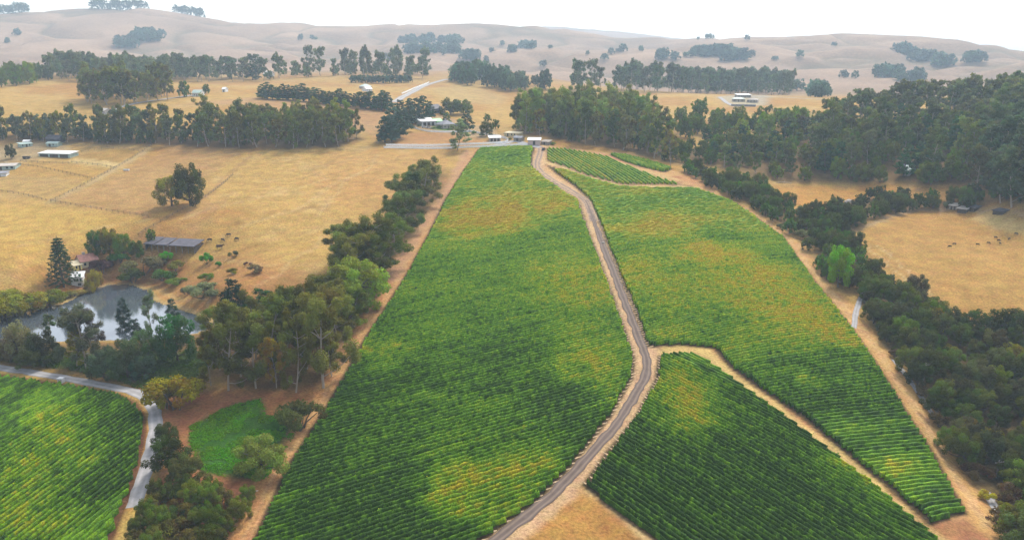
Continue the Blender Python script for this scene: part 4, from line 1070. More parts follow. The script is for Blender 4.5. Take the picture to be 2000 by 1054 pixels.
grove(GW['wood'], 5.3, 225, [(5, 'oak', (5, 12.5), OAKD, .78, None), (3, 'oak', (6, 11), OAK, .8, None), (2, 'oak', (6, 12), (.050, .054, .020), .75, None), (1, 'oak', (5, 9), OLIVE, .8, None), (2, 'shrub', (3, 5), (.07, .05, .024), .9, 'brownish bush in the dark oak wood at the lower right'), (1, 'shrub', (3, 5), OLIVE, .85, 'olive bush in the dark oak wood at the lower right')],
      'dark round oak in the dense wood at the lower right', 'dark oak wood at the lower right')
grove(CW, 7.5, 120, [(1, 'oakmid', (6, 12), OAK, .8, None)], 'low round tree filling the understorey of the creek forest', 'understorey of the creek forest')
grove(GW['creeklow'], 9.5, 90, [(3, 'eucmid', (11, 19), (.07, .085, .03), 1.2, None), (4, 'oakmid', (7, 13), OAK, .72, 'round oak in the lower tree belt between the pale field and clearing'), (1, 'pinemid', (12, 19), PINE, 1.3, 'dark pine in the lower tree belt between the pale field and clearing')],
      'grey green tree in the lower tree belt between the pale field and clearing', 'lower tree belt below the pale field')
# middle distance
for k in range(24):
    t = k / 23; px = 512 + (745 - 512) * t; py = 192 + 24 * t ** 1.3 + rng.uniform(-1.5, 1.5)
    tree_at('pinemid', px, py, py - rng.uniform(26, 38), 'dark cypress in the row along the crest of the dry knoll', 'cypress row on the knoll', PINE, rng.uniform(1.5, 1.9))
for px, py, top in [(752, 278, 225), (765, 277, 222), (778, 270, 215), (790, 258, 208), (800, 246, 198), (812, 240, 190), (826, 236, 184), (840, 232, 196), (768, 255, 198), (757, 214, 178), (748, 212, 174), (782, 240, 192), (800, 228, 190)]:
    tree_at('pinemid', px, py, top, 'dark bushy cypress in the clump left of the farmhouse', 'cypress clump left of the farmhouse', (.026, .046, .026), 1.35)
LG = wpoly([(95, 148), (250, 146), (400, 148), (515, 152), (515, 159), (400, 160), (250, 163), (95, 160)])
grove(LG, 8, 115, [(1, 'eucfar', (20, 32), (.07, .085, .04), 1.1, None)], 'tree in the far long hazy grove at the foot of the left hills', 'far long grove on the left')
grove(wpoly([(165, 192), (250, 186), (325, 182), (330, 196), (250, 206), (170, 208)]), 10, 34, [(1, 'eucfar', (18, 32), EUC, 1.1, None)], 'hazy tree in the clump between windbreak and far long grove', 'clump above the windbreak')
grove(wpoly([(-60, 165), (70, 150), (100, 150), (95, 160), (-60, 178)]), 11, 22, [(1, 'oakfar', (13, 22), OAK, .6, None)], 'hazy round tree by the far houses at the left edge', 'round trees at the far left')
grove(wpoly([(525, 148), (700, 142), (800, 142), (860, 150), (800, 156), (525, 156)]), 12, 48, [(2, 'eucfar', (16, 40), (.07, .085, .04), 1.0, None), (1, 'oakfar', (10, 18), OAK, .6, 'hazy round tree in the scattered far belt left of the road')], 'hazy tall tree in the scattered far belt left of the road', 'far belt left of the road')
for px in range(690, 800, 9):
    tree_at('oakfar', px, 163 - abs(px - 745) * .02, 146, 'dark tree in the clipped far hedge beside the grey far house', 'far hedge trees', (.03, .055, .03), .8)
grove(wpoly([(875, 152), (920, 150), (960, 153), (1000, 165), (1060, 168), (1080, 174), (1000, 180), (960, 172), (900, 165)]), 9, 40, [(1, 'oakfar', (14, 26), (.045, .065, .035), .62, None)], 'hazy round tree around the far white house', 'trees around the far white house')
grove(wpoly([(1105, 180), (1200, 182), (1400, 184), (1540, 187), (1545, 180), (1400, 176), (1200, 174), (1108, 176)]), 8.5, 140, [(1, 'eucfar', (24, 40), (.065, .085, .045), 1.05, None)], 'tree in the pale hazy grove behind the crest on the right', 'pale hazy grove behind the crest')
grove(wpoly([(1320, 240), (1400, 236), (1480, 250), (1560, 240), (1600, 250), (1560, 268), (1440, 272), (1330, 268)]), 10, 36, [(1, 'oakfar', (9, 20), OAK, .62, None)], 'round oak along the lower edge of the pale field on the right', 'oaks below the pale field')
# hills: lone bushes and patches of woodland
for px, py, s, n_ in [(590, 79, 10, 2), (608, 78, 9, 2), (800, 84, 30, 9), (830, 82, 18, 5), (820, 103, 34, 11), (880, 85, 24, 8), (880, 104, 22, 7), (920, 116, 16, 4), (940, 124, 12, 2), (1030, 95, 20, 6), (1000, 102, 12, 3), (1075, 96, 6, 1),
                      (960, 103, 5, 1), (1065, 130, 6, 1), (1215, 100, 14, 3), (1250, 99, 8, 2), (1185, 117, 6, 1), (1150, 108, 4, 1), (1195, 106, 3, 1), (1320, 118, 10, 3), (1290, 115, 14, 4), (1345, 112, 8, 2), (1400, 108, 50, 16), (1440, 116, 30, 8),
                      (1515, 118, 7, 2), (1490, 70, 7, 2), (1508, 67, 6, 2), (1525, 66, 2, 1), (1365, 78, 5, 1), (1390, 77, 8, 2), (1460, 79, 3, 1), (1625, 90, 5, 1), (1770, 104, 26, 9), (1800, 118, 24, 8), (1840, 128, 18, 5), (1740, 150, 24, 7), (1780, 158, 30, 8),
                      (1650, 152, 6, 2), (1670, 154, 4, 1), (1555, 178, 4, 1), (1600, 187, 12, 4), (270, 80, 40, 14), (250, 92, 18, 6), (300, 72, 28, 9), (15, 84, 10, 2), (35, 70, 10, 2), (1900, 120, 14, 4), (760, 118, 14, 3), (980, 88, 4, 1), (1560, 112, 5, 1)]:
    p0 = at(px, py)
    if p0 is None: continue
    for i in range(int(n_ * (2.0 if n_ > 3 else 1))):
        q = at(px + rng.normal(0, s * .45), py + rng.normal(0, 1.6 if n_ > 2 else .6))
        if q is None or np.hypot(q[0], q[1]) > 3200: continue
        put_tree('oakfar', q, rng.uniform(8, 18) * (1.5 if n_ > 3 else 1.1), 'hazy bush tree on the open far hills', 'bush trees on the far hills', (.045, .07, .045), rng.uniform(.65, 1.15))
def ridge_wood(name, x0, x1, py, d, hmin, hmax, n_, label):
    V, F, S, nb = [], [], [], 0
    for i in range(n_):
        v, f, s = make_oak(900 + i % 4, 260, .085, .42, .06)[1]
        a = np.linspace(x0, x1, n_)[i] + rng.normal(0, 2); p = d_pt(a, py, d * rng.uniform(.985, 1.005)); h = rng.uniform(hmin, hmax)
        V.append(v * h + np.array([p[0], p[1], float(H(p[0], p[1])) - 1])); F.append(f + nb); S.append(s); nb += len(v)
        TOP[0] = max(TOP[0], float(V[-1][:, 2].max()))
    o = obj(name, np_mesh(name, np.concatenate(V), np.concatenate(F), [M_LEAF], None, {"clump": ('POINT', 'FLOAT', np.concatenate(S))}))
    o.color = (.05, .07, .045, 1); tag(o, label, "woodland", kind='stuff')
ridge_wood("woodland", -30, 52, 26, 2870, 26, 34, 12, "wood on the ridge at the far left skyline")
ridge_wood("woodland", 186, 285, 18, 2870, 18, 40, 13, "ragged wood on the highest left ridge")
ridge_wood("woodland", 345, 395, 33, 2870, 24, 32, 9, "compact dark wood on the ridge skyline")


# ------------------------------------------------------------------ buildings
def frame_of(px, py, px2, py2):
    """foot point and heading of a facade seen between two picture positions"""
    a, b = at(px, py), at(px2, py2); v = (b - a)[:2]; L_ = float(np.linalg.norm(v))
    return a, L_, math.atan2(v[1], v[0])
def building(name, label, cat, p1, p2, depth, wall_h, roof_h, mw, mr, kind='gable', openings=(), over=.5, chimney=None, group=None, parts=()):
    """front wall runs p1 -> p2 in the picture, the building goes back from it.  openings: (u0,u1,z0,z1,'window'|'door')"""
    a, L_, rz = frame_of(*p1, *p2)
    z = min(float(H(a[0], a[1])), float(H(a[0] + math.cos(rz) * L_, a[1] + math.sin(rz) * L_)))
    o = empty(name, (a[0], a[1], z - .15), rz); tag(o, label, cat, group)
    wall_h += .15
    MB().box(0, 0, -1.5, L_, depth, wall_h).build("wall", mw, o)
    r = MB(); t = .22
    if kind == 'gable':
        y0, y1, ym, zt = -over, depth + over, depth / 2, wall_h + roof_h
        sl = roof_h / (depth / 2) * over
        for ya, yb, za, zb in ((y0, ym, wall_h - sl, zt), (ym, y1, zt, wall_h - sl)):
            r.poly([(-over, ya, za + .02), (L_ + over, ya, za + .02), (L_ + over, yb, zb + .02), (-over, yb, zb + .02), (-over, ya, za + t), (L_ + over, ya, za + t), (L_ + over, yb, zb + t), (-over, yb, zb + t)],
                   [(0, 3, 2, 1), (4, 5, 6, 7), (0, 1, 5, 4), (1, 2, 6, 5), (2, 3, 7, 6), (3, 0, 4, 7)])
        gb = MB()
        for x in (.01, L_ - .01): gb.poly([(x, .02, wall_h), (x, depth - .02, wall_h), (x, ym, zt - .03)], [(0, 1, 2)])
        gb.build("gable", mw, o)
    elif kind == 'hip':
        i = min(depth / 2, L_ / 2) * .95
        r.poly([(-over, -over, wall_h + .02), (L_ + over, -over, wall_h + .02), (L_ + over, depth + over, wall_h + .02), (-over, depth + over, wall_h + .02), (i, depth / 2, wall_h + roof_h), (L_ - i, depth / 2, wall_h + roof_h)],
               [(0, 1, 5, 4), (1, 2, 5), (2, 3, 4, 5), (3, 0, 4), (3, 2, 1, 0)])
    else:                                                    # single slope
        r.poly([(-over, -over, wall_h + .02), (L_ + over, -over, wall_h + .02), (L_ + over, depth + over, wall_h + roof_h), (-over, depth + over, wall_h + roof_h),
                (-over, -over, wall_h + t), (L_ + over, -over, wall_h + t), (L_ + over, depth + over, wall_h + roof_h + t), (-over, depth + over, wall_h + roof_h + t)],
               [(0, 3, 2, 1), (4, 5, 6, 7), (0, 1, 5, 4), (1, 2, 6, 5), (2, 3, 7, 6), (3, 0, 4, 7)])
    ro = r.build("roof", mr, o)
    if chimney: MB().box(chimney * L_ - .5, depth / 2 - .5, wall_h + roof_h * .4, chimney * L_ + .5, depth / 2 + .5, wall_h + roof_h + 1.1).build("chimney", M_STONE, ro)
    for u0, u1, z0, z1, what in openings:
        MB().box(u0 * L_, -.06, z0 + .15, u1 * L_, .03, z1 + .15).build(what, M_WOODD if what == 'door' else M_GLASS, o)
    return o, L_
W = lambda u, w=.08, z0=1.0, z1=2.2: (u, u + w, z0, z1, 'window')
Dr = lambda u, w=.07, z1=2.2: (u, u + w, 0.0, z1, 'door')
# left pasture
o, L_ = building("horse_barn", "long white roofed open barn in the left paddocks", "barn", (76, 305), (137, 309), 8, 2.6, .9, M_TEALP, M_WHITE, 'mono', [(.04, .30, 0, 2.2, 'door'), (.36, .62, 0, 2.2, 'door'), (.68, .94, 0, 2.2, 'door')])
building("barn", "dark gabled barn against the windbreak trees", "barn", (91, 281), (116, 281.5), 8, 3.6, 2.0, M_SLATE, M_SLATE, 'gable', [Dr(.4, .2, 2.8)])
building("shed", "pale roofed shed below the dark barn", "shed", (91, 286), (112, 287), 5, 2.2, .9, M_TEALP, M_TEALP, 'gable', [Dr(.2, .2), W(.6)])
building("shed", "green roofed narrow shed right of the dark round tree", "shed", (42, 289), (64, 285), 5, 2.2, .8, M_TEALP, M_TEALP, 'mono', [Dr(.4, .15), W(.1), W(.7)])
building("shed", "smallest pale shed behind the green roofed narrow shed", "shed", (46, 283), (57, 282.5), 5, 2.2, .8, M_WHITE, M_WHITE, 'gable', [Dr(.4, .2)])
building("stable", "wide pale roofed stable cut by the left edge", "stable", (-30, 334), (30, 331), 11, 2.6, .9, M_TEALP, M_STONE, 'gable', [Dr(.5), W(.7), W(.85)])
building("shed", "low grey roofed shed at the left edge below the stable", "shed", (-25, 346), (12, 344.5), 5, 2.0, .5, M_WHITE, M_GREYROOF, 'mono', [Dr(.6, .1)])
MBx = MB().box(-1.6, -.7, 0, 1.6, -.55, .8).box(-1.6, .55, 0, 1.6, .7, .8).box(-1.6, -.55, 0, -1.45, .55, .8).box(1.45, -.55, 0, 1.6, .55, .8).box(-1.45, -.55, .1, 1.45, .55, .62)
p = at(247, 333); tag(MBx.build("water_trough", M_WHITE, None, tuple(p)), "white water trough in the dry pasture beside the worn strip", "trough")
p = at(52, 310); tag(MB().box(-2, -1, .5, 2, 1, 1.6).box(-1.6, -1.15, 0, -1, 1.15, .9).box(1, -1.15, 0, 1.6, 1.15, .9).box(2, -.06, .6, 3.4, .06, .75).build("farm_trailer", M_WOODD, None, tuple(p)), "dark farm trailer between the round tree and the white roofed barn", "trailer")
# long dark shed: three roofs with pale gaps, open front on posts
a, L_, rz = frame_of(284, 489, 381, 496)
z = float(H(a[0], a[1]))
ls = empty("open_shed", (a[0], a[1], z), rz); tag(ls, "long dark roofed open shed above the pond in three sections", "shed")
MB().box(0, 7.6, -1, L_, 7.8, 2.9).box(0, .1, -1, .2, 7.6, 2.7).box(L_ - .2, .1, -1, L_, 7.6, 2.7).build("wall", M_WOODD, ls)
for i, (u0, u1) in enumerate(((0, .20), (.215, .46), (.485, 1.0))):
    zt = 2.9 + (0.25, .1, 0)[i]
    r = MB(); x0, x1 = u0 * L_ - .3 * (i == 0), u1 * L_ + .3 * (i == 2)
    r.poly([(x0, -.6, zt), (x1, -.6, zt), (x1, 8.2, zt + 1.3), (x0, 8.2, zt + 1.3), (x0, -.6, zt + .2), (x1, -.6, zt + .2), (x1, 8.2, zt + 1.5), (x0, 8.2, zt + 1.5)], [(0, 3, 2, 1), (4, 5, 6, 7), (0, 1, 5, 4), (1, 2, 6, 5), (2, 3, 7, 6), (3, 0, 4, 7)])
    r.build("roof", M_SLATE, ls)
for u in (.2075, .4725): MB().box(u * L_ - .3, -.5, 2.75, u * L_ + .3, 8.1, 2.85).build("divider", M_STONE, ls)
for k in range(9): MB().box(k / 8 * (L_ - .5) + .15, .05, -.5, k / 8 * (L_ - .5) + .35, .25, 2.95).build("post", M_WOODG, ls)
# houses by the pond
building("house", "house with red tiled roof behind the willow", "house", (160, 524), (192, 517), 7, 3.0, 2.2, M_CREAM, M_TILE, 'gable', [W(.15, .14), Dr(.45, .12), W(.7, .14)], chimney=.35)
building("cottage", "small bright yellow cottage beside the tiered conifer", "cottage", (146, 530), (161, 526), 5, 2.6, 1.3, M_YELLOW, M_CREAM, 'gable', [W(.2, .2), Dr(.6, .2)])
building("cottage", "white two storey cottage at the pond edge with dark windows", "cottage", (140, 556), (163, 560), 5, 4.2, 1.2, M_WHITE, M_WHITE, 'mono', [W(.25, .16, 2.6, 3.8), W(.50, .16, 2.6, 3.8), W(.75, .16, 2.6, 3.8), W(.55, .3, .6, 1.8)])
# farm in the centre
building("farmhouse", "long low white roofed farmhouse with dark porch in the middle", "house", (824, 246), (851, 245), 12, 3.4, 1.6, M_WHITE, M_WHITE, 'mono', [(.1, .32, 0, 2.6, 'door'), (.40, .62, 0, 2.6, 'door'), (.70, .9, 0, 2.6, 'door')], over=1.2)
building("marquee", "bright green sheeted marquee at the end of the white roofed farmhouse", "marquee", (852.5, 245), (865, 244.5), 11, 3.0, 1.8, M_GREENP, M_GREENP, 'gable', [Dr(.3, .4, 2.4)])
building("outbuilding", "pale flat outbuilding left of the white roofed farmhouse", "outbuilding", (807, 240), (822, 240), 8, 3.0, .6, M_STONE, M_STONE, 'mono', [Dr(.2, .15), W(.6, .15)])
building("house", "grey shingled house behind the light green tree", "house", (866, 252), (889, 250), 10, 3.2, 3.0, M_STONE, M_GREYROOF, 'hip', [W(.1), Dr(.4), W(.6), W(.8)], chimney=.5)
building("house", "smaller grey shingled house right of the light green tree", "house", (900, 253), (915, 252), 9, 3.0, 2.6, M_STONE, M_GREYROOF, 'hip', [W(.2, .15), Dr(.5, .12)])
building("house", "slate blue house half hidden behind the cypress clump", "house", (848, 222), (864, 221), 10, 4.4, 3.0, M_GREYROOF, M_SLATE, 'gable', [W(.15, .12), W(.4, .12), W(.7, .12)])
building("shed", "white roofed open shed inside the fence bend", "shed", (956, 277), (978, 276), 8, 2.6, .8, M_STONE, M_WHITE, 'mono', [Dr(.1, .2), Dr(.4, .2), Dr(.7, .2)])
building("shed", "white roofed pink walled barn at the head of the vineyard road", "shed", (1031, 283), (1055, 284), 8, 3.4, .9, plain("dusty_pink_wall", (.50, .38, .34), .8), M_WHITE, 'mono', [Dr(.4, .2, 2.8)])
building("shed", "low grey roofed shed left of the pink walled barn", "shed", (1003, 276), (1018, 277), 6, 2.6, .9, M_WOODG, M_GREYROOF, 'gable', [Dr(.35, .25)])
building("shed", "low brown shed right of the pink walled barn under the grove", "shed", (1057, 282), (1072, 284), 6, 2.2, .7, M_WOODG, M_WOODG, 'mono', [Dr(.3, .2)])
building("water_tank_house", "long pale roofed building at the foot of the roadside grove", "outbuilding", (985, 266), (1012, 268), 6, 2.4, .6, M_CREAM, M_CREAM, 'mono', [Dr(.2, .1), W(.5), W(.7)])
for px, py, top in [(846, 252, 247), (858, 251, 245), (879, 256, 249), (905, 258, 252), (925, 262, 255), (941, 266, 259), (995, 273, 268), (1080, 283, 277), (818, 247, 242), (1046, 279, 275)]:
    tree_at('shrub', px, py, top, 'garden bush in the yards around the white roofed farmhouse', 'garden bushes of the farm', (.05, .10, .018), 1.2)
plant_all()
# far houses
building("house", "far white house with dark hipped roof and chimney among round trees", "house", (922, 156), (951, 156), 14, 4.5, 4.5, M_WHITE, M_GREYROOF, 'hip', [W(.08), W(.24), Dr(.45), W(.6), W(.8)], chimney=.1)
building("house", "far pale blue roofed house by the clipped hedge", "house", (708, 174), (726, 174), 9, 3.0, 2.6, M_STONE, M_TEALP, 'hip', [W(.1), W(.3), Dr(.5), W(.7)])
building("house", "far white cottage below the clipped hedge", "house", (716, 179), (727, 179), 8, 3.0, 2.0, M_WHITE, M_WHITE, 'gable', [W(.2), Dr(.5)])
building("house", "far white house at the left edge behind the orange field", "house", (48, 159), (66, 159), 10, 4, 2.6, M_WHITE, M_WHITE, 'gable', [W(.2), Dr(.5), W(.7)])
building("house", "far grey house left of the white one behind the orange field", "house", (30, 156), (48, 157), 10, 4, 3, M_STONE, M_GREYROOF, 'gable', [W(.2), Dr(.5), W(.7)])
building("house", "far pale house under the dark trees of the left belt", "house", (83, 139), (102, 139), 10, 4.5, 3, M_WHITE, M_TEALP, 'gable', [W(.2), Dr(.5), W(.7)])
building("house", "far bright white roofed house in the gap of the long grove", "house", (222, 150), (236, 150), 12, 5, 4, M_STONE, M_WHITE, 'gable', [W(.2), Dr(.5), W(.7)])
building("house", "far small white house near the right end of the hazy clump", "house", (320, 152), (327, 152), 10, 4, 3, M_WHITE, M_WHITE, 'gable', [W(.2), Dr(.5)])
building("house", "far pale farmhouse between two round green trees", "house", (376, 189), (392, 189), 10, 3.4, 2.4, M_WHITE, M_TEALP, 'gable', [W(.2), Dr(.5), W(.7)])
building("shed", "far white shed right of the pale farmhouse in the open field", "shed", (434, 180), (440, 180), 7, 2.8, 1.6, M_WHITE, M_WHITE, 'gable', [Dr(.4, .2)])
building("house", "white house glimpsed through the windbreak by the lane", "house", (193, 222), (205, 223), 7, 2.6, 1.6, M_STONE, M_STONE, 'gable', [W(.2), Dr(.5), W(.7)])
building("house", "white house in the gap right of the dark far conifer", "house", (515, 150), (527, 150), 10, 4, 3, M_WHITE, M_WHITE, 'gable', [W(.2), Dr(.5), W(.7)])
# hilltop estate and forest houses
building("estate_house", "flat white roofed estate house on the pale crest at right", "house", (1441, 191), (1467, 191), 12, 3, .6, M_STONE, M_WHITE, 'mono', [W(.05), W(.2), W(.35), Dr(.5), W(.65), W(.8)])
building("pavilion", "low pale green pavilion below the white estate house", "pavilion", (1432, 199), (1455, 199), 8, 3, 1.5, M_STONE, M_TEALP, 'hip', [W(.1), Dr(.4), W(.7)])
building("pavilion", "low grey walled pavilion at the right below the white estate house", "pavilion", (1458, 200), (1478, 201), 8, 3, 1.5, M_STONE, M_STONE, 'hip', [W(.1), Dr(.4), W(.7)])
tw = MB().box(0, 0, -2, 1, 1, 5.0)
wl0, wl1 = at(1428, 207), at(1476, 208.5)
v = wl1 - wl0; L_ = float(np.linalg.norm(v[:2]))
o = MB().box(0, 0, -2, L_, 1, 1.6).build("retaining_wall", M_GREYROOF, None, tuple(wl0)); o.rotation_euler = (0, 0, math.atan2(v[1], v[0])); tag(o, "dark retaining wall under the hilltop estate", "wall")
for (p1, p2, lab, mr_) in [((1757, 334), (1772, 336), "grey roofed house glimpsed in the creek forest", M_GREYROOF), ((1763, 343), (1776, 344), "lower pale roofed house beside the grey one in the creek forest", M_TEALP)]:
    building("house", lab, "house", p1, p2, 8, 3.4, 2.2, M_STONE, mr_, 'gable', [W(.2), Dr(.5), W(.7)])
for p1, p2, lab, mw_, mr_ in [((1853, 409), (1868, 410), "long low pale roofed shed at the top of the right pasture", M_WOODG, M_STONE), ((1869, 415), (1886, 417), "pale roofed shed with dark front at the top of the right pasture", M_WOODD, M_STONE),
                              ((1893, 413), (1903, 414), "small dark shed between two others at the right pasture", M_WOODD, M_SLATE), ((1938, 419), (1957, 420), "dark blue shed under the tall trees at the right pasture", M_WOODD, M_SLATE)]:
    building("shed", lab, "shed", p1, p2, 4.5, 2.2, .8, mw_, mr_, 'mono', [Dr(.2, .25, 1.9), Dr(.6, .25, 1.9)])
# ------------------------------------------------------------------ fences
def fence(px_pts, label, post_gap, h, rails, mat, name="rail_fence", post_w=.09, rail_w=.06, group=None):
    pts = smooth_line([at(x, y)[:2] for x, y in px_pts], 1.5) if len(px_pts) > 2 else np.linspace(at(*px_pts[0])[:2], at(*px_pts[1])[:2], 60)
    seg = np.concatenate([[0], np.cumsum(np.linalg.norm(np.diff(pts, axis=0), axis=1))]); n_ = max(2, min(99, int(seg[-1] / post_gap)))
    q = np.stack([np.interp(np.linspace(0, seg[-1], n_ + 1), seg, pts[:, k]) for k in (0, 1)], 1)
    z = H(q[:, 0], q[:, 1]); o0 = np.array([q[0, 0], q[0, 1], z[0]])
    root = empty(name, tuple(o0)); tag(root, label, "fence", group)
    rb = MB()
    for i in range(n_):
        a, b = np.array([*q[i], z[i]]) - o0, np.array([*q[i + 1], z[i + 1]]) - o0
        d = (b - a)[:2]; d /= np.linalg.norm(d) + 1e-9; nn = np.array([-d[1], d[0], 0]) * rail_w / 2
        for rz_, rh in rails:
            lo, hi = np.array([0, 0, rz_ * h - rh / 2]), np.array([0, 0, rz_ * h + rh / 2])
            rb.poly([a - nn + lo, b - nn + lo, b + nn + lo, a + nn + lo, a - nn + hi, b - nn + hi, b + nn + hi, a + nn + hi], [(0, 3, 2, 1), (4, 5, 6, 7), (0, 1, 5, 4), (1, 2, 6, 5), (2, 3, 7, 6), (3, 0, 4, 7)])
    rb.build("rails", mat, root)
    pm = MB().box(-post_w, -post_w, -.4, post_w, post_w, h + .12).mesh("post", mat)
    for i in range(n_ + 1): obj("post", pm, root, tuple(np.array([*q[i], z[i]]) - o0))
    return root
WR = [(.50, 1.25)]
fence([(750, 289.5), (800, 290.5), (850, 291), (900, 289.5), (960, 287), (1000, 285), (1030, 284)], "white board fence along the lower edge of the farm drive", 3.0, 1.5, WR, M_FENCE)
fence([(754, 285), (800, 285.5), (850, 285.5), (900, 283.5), (955, 281.5), (985, 279), (992, 274), (975, 268), (945, 263), (915, 257)], "white board fence along the upper edge of the farm drive curling round the shed", 3.0, 1.5, WR, M_FENCE)
fence([(794, 236), (793, 243), (815, 253), (840, 258), (870, 259), (915, 258)], "white board fence around the farmhouse garden", 3.0, 1.5, WR, M_FENCE)
fence([(785, 184), (805, 175.5), (825, 167.5), (838, 162)], "white fence along the far sloping road", 4.0, 1.8, [(.5, 1.4)], M_FENCE)
WIRE = [(.45, .10), (.9, .10)]
for pts, lab in [([(-40, 369), (40, 380), (90, 392)], "weathered rail fence along the lower edge of the left paddocks"), ([(100, 394), (170, 358), (240, 320), (296, 284)], "weathered rail fence climbing beside the worn strip in the left pasture"),
                 ([(90, 392), (150, 402), (215, 413), (290, 424)], "weathered rail fence crossing the middle of the left pasture"), ([(140, 318), (190, 323), (225, 329)], "short weathered rail fence along the pale strip below the barn"),
                 ([(160, 298), (200, 291), (240, 292), (280, 297)], "weathered rail fence curving around the paddock above the barn"), ([(40, 316), (90, 319), (135, 320)], "weathered rail fence left of the pale strip below the barn"),
                 ([(270, 460), (330, 425), (400, 386), (455, 342)], "weathered rail fence running up from the shed past the lone trees"), ([(-30, 322), (60, 325), (180, 350)], "weathered rail fence below the pale roofed stable")]:
    fence(pts, lab, 4.0, 1.25, WIRE, M_RAIL, "paddock_fence", .07, .05)
# ------------------------------------------------------------------ poles, cabinet, cars, cattle, stones, logs
def utility_pole(px, py, top, label, rz):
    p = at(px, py); d = math.hypot(p[0], p[1]); r = ray(px, top); h = ZC + r[2] * d / math.hypot(r[0], r[1]) - p[2]
    o = empty("utility_pole", tuple(p), rz); tag(o, label, "utility pole")
    MB().tube([(0, 0, -1), (0, 0, h * .5), (0, 0, h)], [.20, .17, .13], 8).build("pole", M_WOODG, o)
    ca = MB().box(-1.4, -.30, h - .75, 1.4, -.14, h - .55).build("crossarm", M_WOODG, o)
    for x in (-1.25, -.55, .55, 1.25): MB().tube([(x, -.22, h - .55), (x, -.22, h - .28)], [.07, .05], 6).build("insulator", M_STONE, ca)
    return o
utility_pole(1802, 757, 707, "wooden utility pole with crossarm beside the pale lane at right", .2)
utility_pole(1946, 932, 896, "wooden utility pole half hidden in the dark wood at lower right", .2)
utility_pole(1309, 330, 296, "thin utility pole before the trees beyond the top vineyard corner", .2)
utility_pole(250, 200, 190, "thin pole by the far lane above the windbreak", .2)
p = at(120, 746)
o = empty("utility_cabinet", tuple(p), R(-12)); tag(o, "white box cabinet on the verge between lane and vines", "cabinet")
MB().box(-.85, -.6, 0, .85, .6, 1.35).build("body", M_WHITE, o); MB().box(-.95, -.7, 1.35, .95, .7, 1.45).build("lid", M_WHITE, o); MB().box(-.7, -.64, .15, -.03, -.6, 1.2).box(.03, -.64, .15, .7, -.6, 1.2).build("door", M_STONE, o)
def car(px, py, rz, label, paint_):
    p = at(px, py); o = empty("parked_car", tuple(p), rz); tag(o, label, "car")
    b = MB()
    prof = [(-2.2, .35), (-2.25, .75), (-2.1, .95), (-1.2, 1.0), (1.0, .98), (2.0, .85), (2.2, .65), (2.2, .35)]
    nP = len(prof); b.poly([(x, -.88, z) for x, z in prof] + [(x, .88, z) for x, z in prof], [list(range(nP)), list(range(2 * nP - 1, nP - 1, -1))] + [(i, i + nP, (i + 1) % nP + nP, (i + 1) % nP) for i in range(nP)])
    b.build("body", paint_, o)
    c = MB(); lo = [(-1.9, .97), (1.0, .97), (.25, 1.5), (-1.5, 1.52)]
    c.poly([(x, -.80, z) for x, z in lo[:2]] + [(x, -.64, z) for x, z in lo[2:]] + [(x, .80, z) for x, z in lo[:2]] + [(x, .64, z) for x, z in lo[2:]], [(0, 1, 2, 3), (7, 6, 5, 4), (0, 4, 5, 1), (1, 5, 6, 2), (2, 6, 7, 3), (3, 7, 4, 0)])
    c.build("window", M_GLASS, o)
    MB().box(-1.45, -.62, 1.52, .2, .62, 1.57).build("roof", paint_, o)
    for x in (-1.35, 1.35):
        for y in (-.82, .82): MB().tube([(x, y - .1, .33), (x, y + .1, .33)], [.33, .33], 12).build("wheel", M_RUBBER, o)
car(1062, 293, R(75), "dark car at the top end of the vineyard road", M_CARD)
car(829, 250, R(10), "white car parked before the white roofed farmhouse", M_WHITE)
car(838, 251, R(12), "grey car parked right of the white car at the farmhouse", plain("silver_paint", (.4, .4, .42), .35))
def cow_mesh(mat, graze):
    b = MB()
    b.tube([(-.95, 0, 1.02), (-.80, 0, 1.02), (-.3, 0, .98), (.3, 0, .98), (.75, 0, 1.04), (.95, 0, 1.08)], [.16, .34, .40, .41, .36, .20], 10, squash=.78)
    if graze: b.tube([(.85, 0, 1.05), (1.15, 0, .75), (1.32, 0, .42)], [.22, .17, .13], 8); b.tube([(1.28, 0, .48), (1.36, 0, .28), (1.42, 0, .10)], [.15, .14, .09], 8)
    else: b.tube([(.85, 0, 1.10), (1.10, 0, 1.32), (1.22, 0, 1.40)], [.22, .17, .14], 8); b.tube([(1.15, 0, 1.46), (1.38, 0, 1.36), (1.58, 0, 1.24)], [.14, .14, .09], 8)
    for x, s in ((-.72, 1), (.68, -1)):
        for y in (-.2, .2):
            kx = x - .06 * s
            b.tube([(x, y, .85), (kx, y, .50), (x + .03 * s, y, .45), (x, y, 0)], [.15, .09, .075, .06], 7)
    b.tube([(-.95, 0, 1.15), (-1.05, 0, .85), (-1.05, 0, .45)], [.04, .03, .05], 5)
    for y in (-1, 1): hx, hz = (1.22, .55) if graze else (1.16, 1.50); b.tube([(hx, y * .10, hz), (hx - .04, y * .30, hz + .02)], [.05, .02], 5)
    return b.mesh("cow", mat)
COWS = {(m, gz): cow_mesh(mm, gz) for m, mm in (('black', M_BLACK), ('brown', M_BROWN)) for gz in (False, True)}
def cow(px, py, m, gz, label, group=None, s=1.0):
    p = at(px, py); o = obj("cow", COWS[(m, gz)], None, (p[0], p[1], p[2] - .03)); o.rotation_euler = (0, 0, rng.uniform(-.6, .6) + (math.pi if rng.random() < .5 else 0)); o.scale = (s, s, s); tag(o, label, "cow", group)
cow(429, 486, 'brown', False, "large dark brown cow nearest the shed in the dry pasture", None, 1.5)
for px, py in ((410, 471), (435, 471), (463, 469), (447, 461)): cow(px, py, 'black', True, "small black cow grazing above the large brown cow", "cows above the large brown cow")
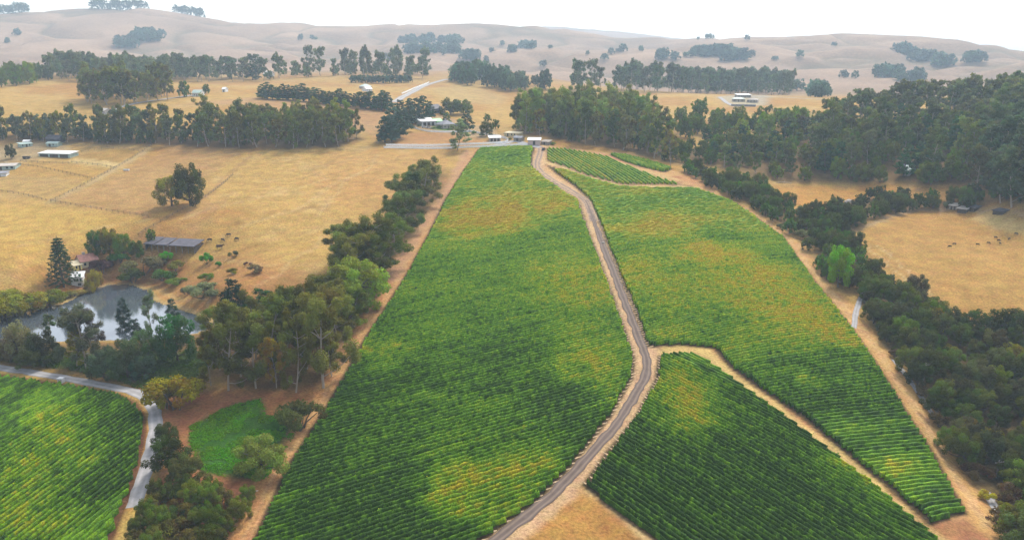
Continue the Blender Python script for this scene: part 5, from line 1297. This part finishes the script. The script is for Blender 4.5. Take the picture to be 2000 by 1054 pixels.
for px, py in ((1855, 483), (1864, 478), (1909, 479), (1930, 476), (1950, 471), (1953, 477), (1944, 465), (1971, 468), (1984, 458)): cow(px, py, 'black', True, "dark cow grazing in the dry pasture at right", "cows in the right pasture", .72)
def rock(px, py, r0, label, m=M_STONE, name="boulder"):
    p = at(px, py); b = MB(); v, f = [], []
    for i in range(5):
        th = math.pi * (i + .35) / 5.2
        for k in range(8): rr = r0 * rng.uniform(.8, 1.15); v.append((math.sin(th) * math.cos(k * .785) * rr * 1.3, math.sin(th) * math.sin(k * .785) * rr, math.cos(th) * rr * .7 + r0 * .3))
    for i in range(4):
        for k in range(8): f.append((i * 8 + k, (i + 1) * 8 + k, (i + 1) * 8 + (k + 1) % 8, i * 8 + (k + 1) % 8))
    f.append(tuple(range(8))); f.append(tuple(range(39, 31, -1)))
    b.poly(v, f); tag(b.build(name, m, None, tuple(p)), label, "boulder")
rock(1178, 475, .7, "pale boulder on the right shoulder of the central road")
rock(1657, 396, 2.0, "pale boulder in the orange clearing above the hedge")
rock(1247, 595, .6, "pale boulder in the small turnout beside the central road")
lp = at(487, 962); lg = MB()
lg.tube([(-2.0, 0, .3), (-.8, .3, .45), (.6, .1, .4), (2.0, .5, .35)], [.14, .17, .15, .08], 6).tube([(.4, .1, .4), (1.0, -.9, .7), (1.2, -1.9, .5)], [.11, .08, .04], 5).tube([(-.8, .3, .45), (-1.2, 1.1, .9)], [.09, .03], 5).tube([(1.4, .3, .4), (2.2, -.4, .9)], [.07, .03], 5)
tag(lg.build("fallen_branch", plain("bleached_wood", (.62, .55, .50), .8), None, tuple(lp)), "bleached fallen branch on red earth beside the dirt track", "branch")
for px, py, lab, s in [(680, 668, "pale dead branch lying at the edge of the dirt track by the grove", .8), (1530, 358, "pale fallen log along the near edge of the creek forest", 2.0)]:
    q = at(px, py); b = MB(); b.tube([(-2.4 * s, 0, .2), (0, .2, .35 * s), (2.4 * s, -.1, .2)], [.12 * s, .16 * s, .07 * s], 6).tube([(0, .2, .35 * s), (.8 * s, 1.0 * s, .6 * s)], [.08 * s, .03 * s], 5)
    tag(b.build("fallen_branch", M_BARK, None, tuple(q)), lab, "branch")
# vineyard end posts along the roads are hidden in the leaves; straw lines lie between row ends and road

# ------------------------------------------------------------------ haze: one closed box of even air around everything
hm = bpy.data.materials.new("haze"); hm.use_nodes = True
N = hm.node_tree.nodes; N.remove(N["Principled BSDF"])
pv_ = N.new("ShaderNodeVolumePrincipled")
pv_.inputs['Color'].default_value = (0.64, 0.83, 1.0, 1)
pv_.inputs['Density'].default_value = HAZE_DENSITY
pv_.inputs['Anisotropy'].default_value = 0.0
hm.node_tree.links.new(pv_.outputs[0], N["Material Output"].inputs['Volume'])
zt = max(float(HG.max()), TOP[0], ZC) + 6
hb = MB().box(-6700, -300, float(HG.min()) - 1.0, 6700, 6900, zt).build("haze", hm)
tag(hb, kind='stuff', label="pale blue haze in the air over the valley", cat="haze")
